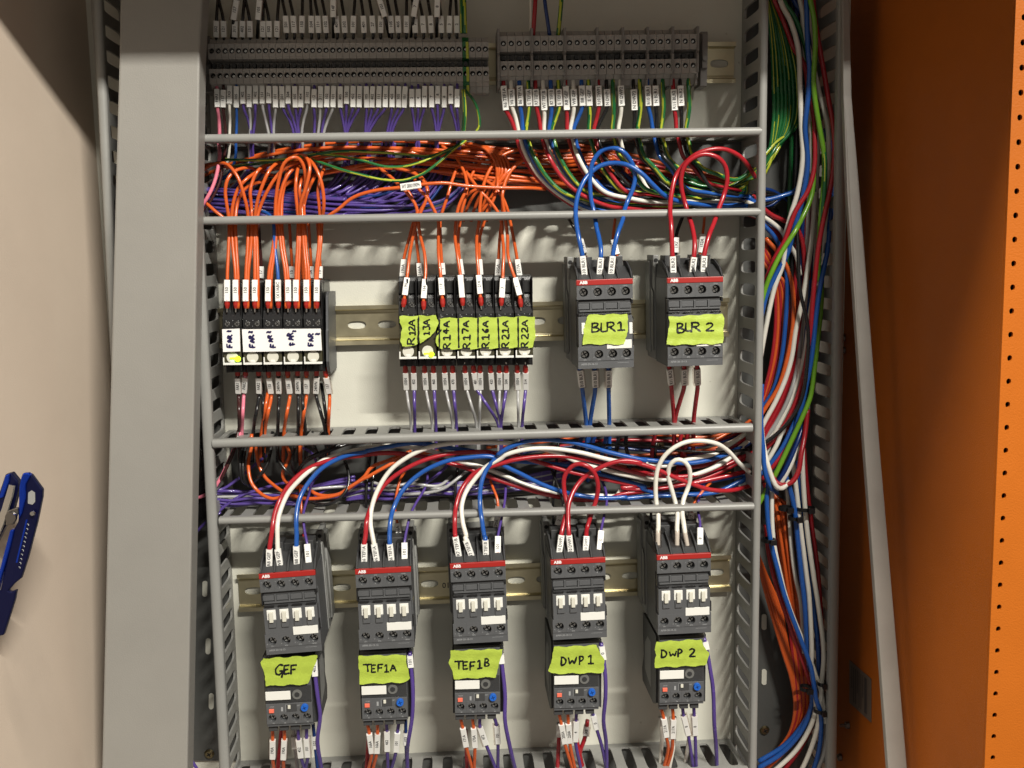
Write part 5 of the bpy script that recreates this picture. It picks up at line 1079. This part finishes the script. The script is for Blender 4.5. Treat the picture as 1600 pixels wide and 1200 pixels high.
for i, pts in enumerate(([(340, 120), (320, 280), (300, 430), (310, 560), (360, 640), (430, 650)], [(370, 120), (350, 300), (330, 450), (345, 590), (410, 660), (470, 620)], [(640, 100), (620, 280), (585, 430), (510, 550), (430, 620), (380, 660)], [(690, 100), (690, 300), (720, 420), (800, 520), (890, 570), (960, 590)], [(900, 100), (870, 260), (845, 400), (850, 480), (890, 565)], [(1060, 100), (1080, 260), (1110, 330), (1150, 380)],
                         [(1600, 210), (1450, 220), (1280, 275), (1100, 345), (960, 430), (900, 520), (920, 640)], [(1560, 190), (1350, 230), (1150, 310), (1000, 380), (930, 470), (860, 560)], [(1390, 400), (1430, 520), (1430, 650), (1380, 750), (1280, 830), (1180, 858), (1080, 840), (980, 780), (930, 700)])):
    md('black', z5(pts), [26, 36, 42, 44, 36, 26], 'tangled at the left of the middle duct', 1.45)
md('brown', z5([(290, 60), (260, 200), (225, 320), (170, 450), (100, 590), (40, 690)]), [28, 34, 40, 44, 40], 'running beside the pink wire')
md('pink', z5([(320, 40), (280, 180), (200, 360), (130, 520), (80, 610), (20, 700), (-120, 780), (-240, 800)]), [28, 32, 40, 44, 40, 40], 'sliding down the left of the middle duct', 1.5)
for i, pts in enumerate(([(60, 950), (110, 900), (200, 830), (300, 770), (420, 725), (560, 680), (740, 635), (900, 600)], [(40, 710), (130, 690), (210, 640), (290, 580), (480, 420), (580, 340)], [(30, 740), (200, 740), (400, 750), (600, 760), (900, 740), (1200, 650), (1500, 600)], [(30, 800), (200, 815), (420, 790), (640, 800), (860, 830), (1100, 800), (1400, 760), (1600, 720)], [(30, 830), (250, 850), (500, 840), (740, 850), (960, 840), (1200, 700), (1450, 640)], [(30, 860), (220, 870), (420, 850), (600, 830), (850, 845), (1100, 720)], [(30, 720), (180, 715), (330, 720), (520, 700), (700, 650)], [(30, 820), (300, 830), (520, 800), (760, 810), (1000, 690), (1500, 560)], [(960, 270), (1010, 290), (1060, 340), (1100, 420)])):
    md('violet', z5(pts), [34, 34 - i % 3 * 3, 30, 26, 22], 'bundled low in the middle duct', 1.3)
for i, pts in enumerate(([(30, 775), (200, 775), (380, 765), (600, 745), (850, 745), (1100, 690), (1400, 665), (1600, 620)], [(1000, 700), (1200, 680), (1400, 670), (1600, 690)])): md('grey', z5(pts), [32, 28, 24, 20], 'bundled low in the middle duct', 1.3)
for i in range(9):
    y = 640 + i * 16; md('violet' if i % 4 != 2 else 'grey', z6([(-60, y + 40), (150, y + 20 * math.sin(i)), (400, y + 30), (650, y + 20 - i * 3), (900, y - 10 * (i % 3)), (1200, y - 20), (1500, y - 40), (1800, y - 80), (2200, y - 160)]), [24, 22 + i % 3 * 4, 24, 20, 14], 'running low behind the power wires', 1.3)
for pts in ([(300, 745), (600, 748), (800, 730), (950, 690), (1080, 600), (1180, 520), (1300, 450)], [(330, 700), (600, 640), (900, 660), (1040, 560)], [(780, 685), (900, 690), (1000, 660)], [(200, 620), (360, 660), (560, 640), (700, 580)]): md('grey', z6(pts), [28, 32, 34, 30, 20], 'curving below the power wires', 1.35)
for pts in ([(560, 700), (700, 660), (850, 580), (960, 480), (1020, 420)], [(880, 700), (1000, 745), (1150, 720), (1300, 690), (1500, 640)], [(480, 700), (620, 700), (720, 670)]): md('violet', z6(pts), [24, 28, 28, 20], 'curving below the power wires', 1.35)
md('black', z7([(700, 210), (1100, 232), (1400, 242)]) + z8([(0, 240), (300, 250), (500, 275), (800, 305), (1100, 305), (1340, 280)]), [38, 42, 42, 34], 'drawn nearly straight across the middle duct', 1.2)
for i in range(8):
    c = ['orange', 'red', 'darkblue', 'orange', 'red', 'violet', 'black', 'orange'][i]; y = 686 + i * 6
    md(c, [(760 + i * 22, y + 18 * R.random(), 8), (850 + i * 9, y + R.uniform(-10, 12), 10), (940, y + R.uniform(-14, 12), 12), (1040, y + R.uniform(-12, 14), 12), (1110, y - 8 + R.uniform(-8, 8), 14), (1165, y - 24 + i, 18), (1215, y - 75 + i * 3, 18)], [14, 12, 14, 14, 18], 'deep at the right of the middle duct', 1.4)
for i, (c, x) in enumerate((('darkblue', 905), ('darkblue', 926), ('blue', 944), ('red', 1020), ('red', 1062), ('red', 1072), ('black', 965), ('black', 978))):
    md(c, [(x + 8 - i, 672, 34), (x, 695, 32), (x + R.uniform(-12, 12), 722, 26), (x + R.uniform(-30, 30), 752, 18)], [34, 30, 22, 14], 'dropping from above into the middle duct', 1.8)
for i, (c, pts) in enumerate((('white', [(640, 390), (750, 370), (950, 335), (1060, 250), (1180, 190), (1340, 90)]), ('white', [(700, 560), (900, 500), (1140, 350), (1240, 260), (1340, 180)]), ('red', [(600, 480), (800, 460), (950, 420), (1150, 260), (1340, 120)]), ('red', [(700, 620), (900, 570), (1150, 430), (1340, 330)]), ('blue', [(560, 700), (800, 640), (1000, 600), (1200, 560), (1340, 540)]), ('violet', [(900, 540), (1000, 490), (1100, 440), (1200, 400)]), ('orange', [(880, 660), (930, 620), (1020, 570), (1150, 530)]), ('blue', [(500, 360), (700, 420), (900, 390), (1080, 340)]),
                          ('orange', [(700, 240), (860, 230), (980, 180), (1120, 110), (1250, 60)]), ('red', [(1000, 290), (1140, 240), (1260, 130), (1340, 60)]))):
    md(c, z8(pts), [24, 28, 30 - i, 26], 'leaving at the right end of the middle duct', 1.85 if c in ('white', 'red', 'blue') else 1.4)
# ------------------------------------------------------------------ leads below the overload relays
GOV = 'leads below the overload relays'
def ol(c, pts, tg=None, tx='', rear=False, r=1.5, top=68):
    ds = [top, top - 4, 58, 46, 34] if not rear else [44, 42, 38, 32]
    pts = list(pts); (xa, ya), (xb, yb) = pts[-2], pts[-1]; pts.append((xb + (xb - xa) * 30 / max(8, yb - ya), yb + 34))
    W(c, dep(pts, ds)[::-1], r, 'leaving the bottom of the overload relays' if not rear else 'behind the overload relay leads', group=GOV, tags=[(tg[0], tg[1], tx, {'wmm': 4.9})] if tg else [], clear_on=(R.random() < .5))
ol('orange', [(425.6, 1132), (426, 1156), (426, 1184), (428, 1205)], (1156, 1184), '190A'); ol('orange', [(444, 1132), (444.5, 1155), (443, 1185), (443, 1205)], (1155, 1185), '190A')
ol('violet', [(465, 1132), (466.5, 1155), (470, 1182), (476, 1203)], (1155, 1182), '452'); ol('violet', [(479, 1132), (479, 1153), (481, 1181), (477, 1203)], (1153, 1181), '101')
ol('red', [(440, 1140), (437, 1170), (434, 1200)], None, '', True, 1.9); ol('grey', [(459, 1135), (460, 1160), (465, 1200)], (1150, 1171), '', True)
ol('darkblue', [(489, 1130), (492, 1160), (496, 1200)], (1150, 1171), '101', True)
ol('orange', [(572.5, 1124), (577, 1146), (581, 1175), (576, 1200)], (1146, 1175), '166A'); ol('orange', [(589.6, 1124), (590, 1146), (589, 1175), (583, 1200)], (1146, 1175), '166A')
ol('violet', [(604, 1124), (604.5, 1142), (605, 1172), (606, 1200)], (1142, 1172), '462'); ol('violet', [(624, 1124), (621, 1144), (619, 1173), (612, 1200)], (1144, 1173), '101')
ol('red', [(577, 1140), (575, 1170), (573, 1200)], None, '', True, 1.9); ol('darkblue', [(634, 1125), (634, 1150), (636, 1200)], (1143, 1163), '103', True)
ol('orange', [(718, 1115), (723, 1137), (728, 1165), (737, 1198)], (1137, 1165), '171A'); ol('orange', [(737, 1115), (740, 1137), (742, 1166), (741, 1198)], (1137, 1166), '170A')
ol('violet', [(750, 1115), (750, 1136), (759, 1162), (772, 1195)], (1136, 1162), '472'); ol('violet', [(770, 1115), (776, 1133), (778, 1160), (778, 1195)], (1132, 1160), '101')
ol('red', [(727, 1140), (729, 1170), (730, 1200)], None, '', True, 1.9)
ol('orange', [(872, 1108), (877, 1131), (882, 1160), (894, 1200)], (1131, 1160), '205A'); ol('orange', [(887, 1108), (888, 1130), (890, 1159), (898, 1200)], (1130, 1159), '250A')
ol('violet', [(901, 1108), (900, 1126), (899, 1157), (907, 1200)], (1126, 1157), '4'); ol('violet', [(922, 1106), (926, 1114), (932, 1138), (940, 1165), (947, 1200)], (1112, 1138), '0')
ol('red', [(874, 1130), (873, 1160), (871, 1200)], (1130, 1150), '', True, 1.9); ol('red', [(918, 1125), (914, 1152), (906, 1178), (912, 1203)], (1135, 1150), 'X8', True, 1.9); ol('red', [(900, 1150), (906, 1180), (910, 1200)], None, '', True, 1.9)
ol('orange', [(1031, 1100), (1037, 1122), (1041, 1150), (1044, 1170), (1037, 1200)], (1122, 1150), '217A'); ol('orange', [(1050, 1100), (1052, 1123), (1051, 1152), (1050, 1172), (1042, 1200)], (1123, 1152), '217A')
ol('violet', [(1066, 1100), (1068, 1118), (1075, 1147), (1083, 1200)], (1118, 1147), '8'); ol('violet', [(1084, 1100), (1084.5, 1118), (1086, 1147), (1088, 1200)], (1118, 1147), '8')
ol('white', [(1032, 1120), (1034, 1155), (1031, 1200)], None, '', True, 1.7); ol('white', [(1054, 1120), (1053, 1160), (1046, 1200)], None, '', True, 1.7); ol('white', [(1078, 1140), (1074, 1172), (1069, 1200)], None, '', True, 1.7)
GSV = 'purple wires passing down beside the overload relays'
def sv(pts, tg, nm, tx='101'):
    W('violet', dep(pts, [76, 77, 78, 74, 60, 36])[::-1], 1.75, f'passing down beside the overload relay of {nm}', group=GSV, tags=[(tg[0], tg[1], tx, {'wmm': 4.9})] if tg else [], clear_on=False)
sv([(491, 1026), (492, 1050), (496, 1085), (500, 1118), (496, 1158), (502, 1200), (506, 1230)], (1034, 1055), 'GEF', '402')
sv([(640, 1018), (642, 1042), (645, 1076), (644, 1120), (638, 1158), (636, 1178), (638, 1230)], (1023, 1040), 'TEF1A', '101')
sv([(782, 1016), (784, 1036), (789, 1084), (789, 1125), (795, 1159), (804, 1198), (812, 1230)], (1022, 1035), 'TEF1B', '')
sv([(939, 1004), (943, 1030), (946, 1060), (946, 1090), (943, 1125), (947, 1160), (948, 1230)], (1009, 1030), 'DWP1', '0')
sv([(1100, 996), (1105, 1020), (1109, 1042), (1114, 1076), (1116, 1130), (1119, 1170), (1121, 1230)], (1003, 1015), 'DWP 2', '')

# ------------------------------------------------------------------ tall right duct
GT2 = 'wires hanging in the tall right duct'
def vw(c, pts, ds, r=2.0, wh='hanging in the tall right duct'): W(c, dep(pts, ds), r, wh, group=GT2, cat='wire')
vw('red', [(1196, -30), (1210, 0), (1227, 40), (1240, 75), (1256, 100), (1263, 140), (1271, 180), (1273, 220), (1272, 263), (1263, 297), (1243, 330), (1225, 378), (1210, 404), (1192, 450), (1180, 480)], [30, 34, 38, 44, 48, 46, 34])
vw('white', [(1212, -30), (1222, 8), (1235, 33), (1247, 75), (1250, 133), (1252, 198), (1254, 247), (1247, 297), (1235, 338), (1228, 366), (1224, 410), (1210, 450), (1196, 515), (1188, 560)], [34, 40, 44, 44, 42, 42, 38, 34], 2.1)
vw('gy', [(1215, -30), (1223, 0), (1240, 25), (1253, 55), (1260, 80), (1266, 130)], [34, 38, 36, 30])
vw('darkblue', [(1232, -30), (1240, 0), (1252, 20), (1262, 50), (1266, 90), (1262, 160)], [30, 32, 30, 26])
vw('blue', [(1258, -30), (1260, 0), (1261, 40), (1263, 83), (1265, 108), (1262, 158), (1258, 198), (1262, 255), (1253, 313), (1240, 360), (1230, 397), (1212, 430), (1198, 460), (1188, 500)], [44, 48, 48, 44, 40, 38], 2.1)
vw('white', [(1246, -30), (1250, 0), (1254, 20), (1258, 50), (1270, 100), (1279, 140), (1293, 198), (1295, 247), (1292, 310), (1286, 372), (1276, 430), (1266, 490), (1256, 560), (1238, 620), (1205, 690), (1190, 730)], [34, 38, 38, 40, 38, 34, 30])
vw('lime', [(1262, -30), (1266, 0), (1272, 30), (1274, 70), (1272, 110), (1272, 142), (1280, 198), (1288, 247), (1287, 290), (1283, 330), (1280, 370), (1278, 440)], [48, 52, 52, 48, 44, 40], 2.1)
vw('gy', [(1268, 120), (1276, 170), (1284, 215), (1289, 250), (1288, 300), (1284, 340), (1280, 400)], [42, 46, 48, 46, 40], 1.9)
vw('lime', [(1271, 190), (1272, 250), (1268, 305), (1252, 343), (1243, 360), (1222, 393), (1206, 425), (1196, 450), (1186, 490)], [30, 38, 48, 50, 44], 2.1)
vw('red', [(1268, -30), (1272, 20), (1277, 55), (1288, 117), (1295, 158), (1302, 198), (1304, 230), (1300, 280), (1288, 338), (1280, 378), (1275, 418), (1270, 468), (1265, 527), (1255, 590), (1238, 640), (1215, 680), (1192, 705)], [38, 42, 48, 48, 44, 40, 36], 2.1)
vw('blue', [(1290, 200), (1302, 250), (1301, 300), (1297, 345), (1293, 390), (1285, 430), (1277, 477), (1268, 558), (1260, 600), (1250, 645), (1236, 685), (1218, 715), (1200, 740)], [30, 36, 42, 44, 40, 36], 2.1)
vw('lime', [(1284, 420), (1283, 477), (1278, 530), (1272, 580), (1266, 620), (1252, 655), (1235, 692), (1222, 720), (1211, 742), (1196, 768), (1184, 790)], [30, 40, 46, 46, 42], 2.1)
vw('black', [(1244, 340), (1247, 393), (1250, 452), (1262, 510), (1262, 558), (1252, 625), (1230, 662), (1198, 690), (1180, 700)], [36, 46, 48, 50, 46], 1.6)
vw('white', [(1274, 300), (1268, 377), (1262, 420), (1255, 462), (1243, 518), (1237, 558), (1228, 590), (1213, 625), (1193, 662), (1180, 690)], [26, 32, 36, 38, 34], 2.1)
vw('orange', [(1196, 372), (1216, 395), (1230, 418), (1239, 455), (1239, 505), (1230, 560), (1216, 605), (1193, 642), (1176, 670)], [24, 30, 36, 34], 1.9)
vw('blue', [(1190, 348), (1210, 370), (1224, 400), (1230, 443), (1228, 493), (1221, 560), (1208, 610), (1190, 640)], [24, 26, 30, 28], 2.0)
vw('white', [(1188, 336), (1204, 346), (1222, 362), (1232, 380), (1244, 400), (1250, 430)], [24, 26, 24])
vw('red', [(1188, 322), (1206, 336), (1228, 346), (1244, 356), (1254, 380), (1258, 440)], [26, 26, 22])
vw('blue', [(1186, 313), (1200, 312), (1222, 306), (1242, 298), (1252, 280), (1256, 250)], [30, 32, 26])
for i in range(6): vw('orange' if i % 2 else 'red', [(1186, 356 + i * 8), (1200, 390 + i * 6), (1210 + i * 3, 440), (1212 + i * 4, 500), (1206 + i * 4, 560), (1192 + i * 2, 620), (1178, 665)], [18, 20 + i, 24, 22], 1.6)
for i, (c, x) in enumerate((('red', 1242), ('red', 1236), ('red', 1230), ('white', 1248), ('blue', 1252), ('darkblue', 1258), ('grey', 1246))): vw(c, [(x + 16, 330, ), (x + 14, 420), (x + 8, 500), (x, 573), (x - 12, 617), (x - 30, 655), (x - 52, 690)], [16, 22, 28 + i, 30], 1.9)
for i, (c, a) in enumerate((('red', 1268), ('white', 1262), ('darkblue', 1270), ('white', 1274), ('darkblue', 1254), ('black', 1240), ('green', 1232), ('black', 1248))): vw(c, [(a - 12, -20), (a - 4, 100), (a + 4, 200), (a + 2, 300), (a - 2, 400), (a - 6, 500), (a - 16, 600), (a - 40, 680)], [14, 18, 20, 18], 1.8, 'at the back of the tall right duct')
for i, (c, pts) in enumerate((('white', [(1250, 560), (1246, 600), (1237, 640), (1225, 665), (1215, 692), (1200, 718), (1186, 735)]), ('blue', [(1262, 580), (1250, 640), (1238, 668), (1222, 700), (1202, 727), (1188, 742)]), ('red', [(1256, 600), (1246, 655), (1236, 680), (1218, 715), (1204, 733), (1190, 750)]), ('white', [(1264, 620), (1258, 662), (1247, 697), (1233, 732), (1222, 752), (1210, 770)]), ('darkblue', [(1268, 600), (1256, 660), (1244, 695), (1226, 735), (1212, 758)]))): vw(c, pts, [28, 36, 40 + i, 38], 2.0)
vw('red', [(1262, 640), (1257, 682), (1252, 708), (1247, 738), (1236, 754), (1222, 758), (1211, 752), (1206, 740)], [36, 46, 52, 50, 44], 2.2)
vw('blue', [(1190, 600), (1189, 660), (1192, 700), (1196, 740), (1205, 762), (1214, 770)], [50, 56, 56, 46], 2.1)
vw('white', [(1188, 640), (1192, 690), (1198, 720), (1205, 743), (1213, 760), (1222, 763), (1234, 752)], [46, 56, 56, 50], 2.1)
vw('blue', [(1201, 755), (1198, 775), (1200, 817), (1205, 850), (1217, 898), (1224, 925), (1236, 960), (1252, 1002), (1267, 1043), (1275, 1092), (1282, 1113), (1283, 1142), (1280, 1170), (1270, 1205), (1250, 1240)], [44, 46, 50, 52, 52, 48, 40], 2.1)
vw('white', [(1207, 755), (1206, 785), (1207, 825), (1210, 853), (1218, 892), (1226, 925), (1236, 955), (1250, 990), (1266, 1030), (1272, 1047), (1282, 1078), (1288, 1107), (1290, 1130)], [42, 44, 46, 40, 46, 50], 1.9)
vw('red', [(1196, 820), (1200, 860), (1207, 893), (1220, 937), (1235, 979), (1252, 1027), (1262, 1055), (1270, 1082)], [36, 42, 46, 44], 1.9)
vw('blue', [(1226, 740), (1235, 767), (1242, 800), (1247, 850), (1252, 898), (1257, 943), (1260, 993), (1264, 1040), (1270, 1080), (1266, 1110), (1250, 1145), (1220, 1178), (1185, 1200)], [38, 42, 44, 42, 40, 36], 2.2)
vw('white', [(1238, 720), (1243, 755), (1250, 817), (1260, 898), (1264, 930), (1268, 1010), (1268, 1050), (1274, 1085), (1274, 1112), (1263, 1142), (1243, 1173), (1215, 1200), (1190, 1220)], [36, 42, 46, 46, 42, 38], 2.1)
vw('blue', [(1246, 720), (1250, 755), (1258, 825), (1267, 898), (1273, 960), (1278, 1010), (1278, 1060), (1270, 1100), (1252, 1135), (1225, 1165), (1185, 1190)], [34, 38, 40, 38, 34], 2.1)
vw('white', [(1254, 690), (1254, 730), (1260, 817), (1270, 892), (1278, 943), (1285, 993), (1287, 1027), (1284, 1067), (1282, 1100), (1278, 1133), (1268, 1167), (1254, 1200), (1238, 1230)], [36, 44, 48, 48, 40], 2.1)
vw('red', [(1256, 700), (1260, 750), (1268, 817), (1277, 883), (1281, 930), (1284, 980), (1280, 1060), (1270, 1130), (1250, 1170), (1220, 1210)], [30, 36, 38, 30, 22], 1.9)
vw('white', [(1229, 745), (1232, 790), (1236, 850), (1242, 898), (1250, 935), (1254, 980), (1256, 1020)], [32, 34, 36, 30], 1.8)
for i in range(9):
    a = i * 2.6; vw('orange' if i % 3 else 'red', [(1192 + a, 752 + i * 3), (1206 + a * 1.1, 790), (1216 + a, 850), (1228 + a * .8, 930), (1236 + a * .9, 1000), (1243 + a * .8, 1067), (1246 + a * .7, 1108), (1238 + a * .4, 1142), (1216 + a * .3, 1178), (1190, 1200 + i)], [20, 24 + i % 3 * 3, 28, 30, 26, 22], 1.6, 'in the orange bundle low in the right duct')
for i in range(5):
    a = i * 4; vw('orange', [(1180, 840 + a), (1190 + a * .5, 900), (1203 + a, 950), (1222 + a * .6, 1015), (1236 + a * .5, 1060), (1242 + a * .5, 1105), (1234 + a * .4, 1145), (1205, 1185)], [20, 24, 30, 28, 22], 1.6, 'in the orange bundle low in the right duct')
vw('grey', [(1284, 1112), (1288, 1125), (1291, 1150), (1288, 1175), (1280, 1195), (1268, 1220)], [44, 46, 42], 2.6, 'thickly wrapped at the foot of the right duct')
def ctie(px, py, wpx, d, lab, tail=True):
    p = P(px, py, d); k = wpx / 1.85 * .0005; mb = MB(); n = 18; pr = []
    ring = [p + Vector((math.cos(6.283 * j / n) * k, -math.sin(6.283 * j / n) * .005 + .004, 0)) for j in range(n)]
    sw = ring + [ring[0]]
    for j in range(n):
        a, b = ring[j], ring[(j + 1) % n]; h = Vector((0, 0, .0016)); o2 = (a - p).normalized() * .001; o3 = (b - p).normalized() * .001
        mb.add([a - h, b - h, b + h, a + h, a - h + o2, b - h + o3, b + h + o3, a + h + o2], [(4, 5, 6, 7), (0, 3, 2, 1), (0, 1, 5, 4), (3, 7, 6, 2)], 0, False)
    c = p + Vector((k * .3, -.0035, 0)); mb.box(c.x - .0026, c.x + .0026, c.y - .002, c.y + .001, c.z - .0022, c.z + .0022, 0, 1.0)
    tag(mb.obj('cable_tie', tie, None, origin=p), lab, 'cable tie', 'cable ties in the right duct')
ctie(1230, 796, 20, 46, 'black cable tie left of the white wires below the duct crossing')
ctie(1262, 797, 26, 46, 'black cable tie round two white wires and a red one')
ctie(1245, 811, 20, 48, 'small black cable tie just beneath two others')
ctie(1204, 846, 17, 52, 'black cable tie round one blue and one white wire')
ctie(1261, 1078, 16, 52, 'black cable tie at the lower orange and blue bundle')
ctie(1284, 1113, 18, 54, 'lowest black cable tie, against the duct edge')
ctie(1286, 1070, 12, 54, 'short black cable tie at the white wire bend')
# left duct contents seen beside the post
GLD = 'dark wires in the left duct'
for i in range(7): W('black', [(300 + i * 2, 660, 20), (304 + i * 3, 720, 30 + i), (312 + i * 2, 770, 34), (310 + i * 2.5, 810, 30), (296, 850 - i * 6, 24), (280, 870, 20)], 1.5, 'in the left duct beside the post', group=GLD)
W('violet', [(345, 800, 34), (326, 812, 36), (312, 826, 36), (300, 838, 30), (280, 850, 24)], 1.3, 'in the left duct beside the post', group=GLD)
W('violet', [(290, 1160, 30), (298, 1185, 34), (310, 1205, 34), (330, 1240, 30)], 1.4, 'low in the left duct beside the post', group=GLD)
W('orange', [(306, 640, 20), (310, 690, 24), (318, 740, 26), (330, 790, 26)], 1.4, 'in the left duct beside the post', group=GLD)

# ------------------------------------------------------------------ give every repeated wire label its own place
byl = {}
for o in [o for o in bpy.data.objects if '_base' in o.keys()]: byl.setdefault(o['_base'], []).append(o)
for b, os_ in byl.items():
    if len(os_) > 1:
        def kx(o): return proj(o.matrix_world @ Vector(o.data.vertices[0].co) if False else o.location + o.data.vertices[-1].co)[0]
        os_.sort(key=kx)
        for i, o in enumerate(os_): o['label'] = b + (f', {nth(i + 1)} from the left' if i < len(os_) - 1 or len(os_) < 3 else ', rightmost of its group')
    for o in os_: del o['_base']; del o['_x']
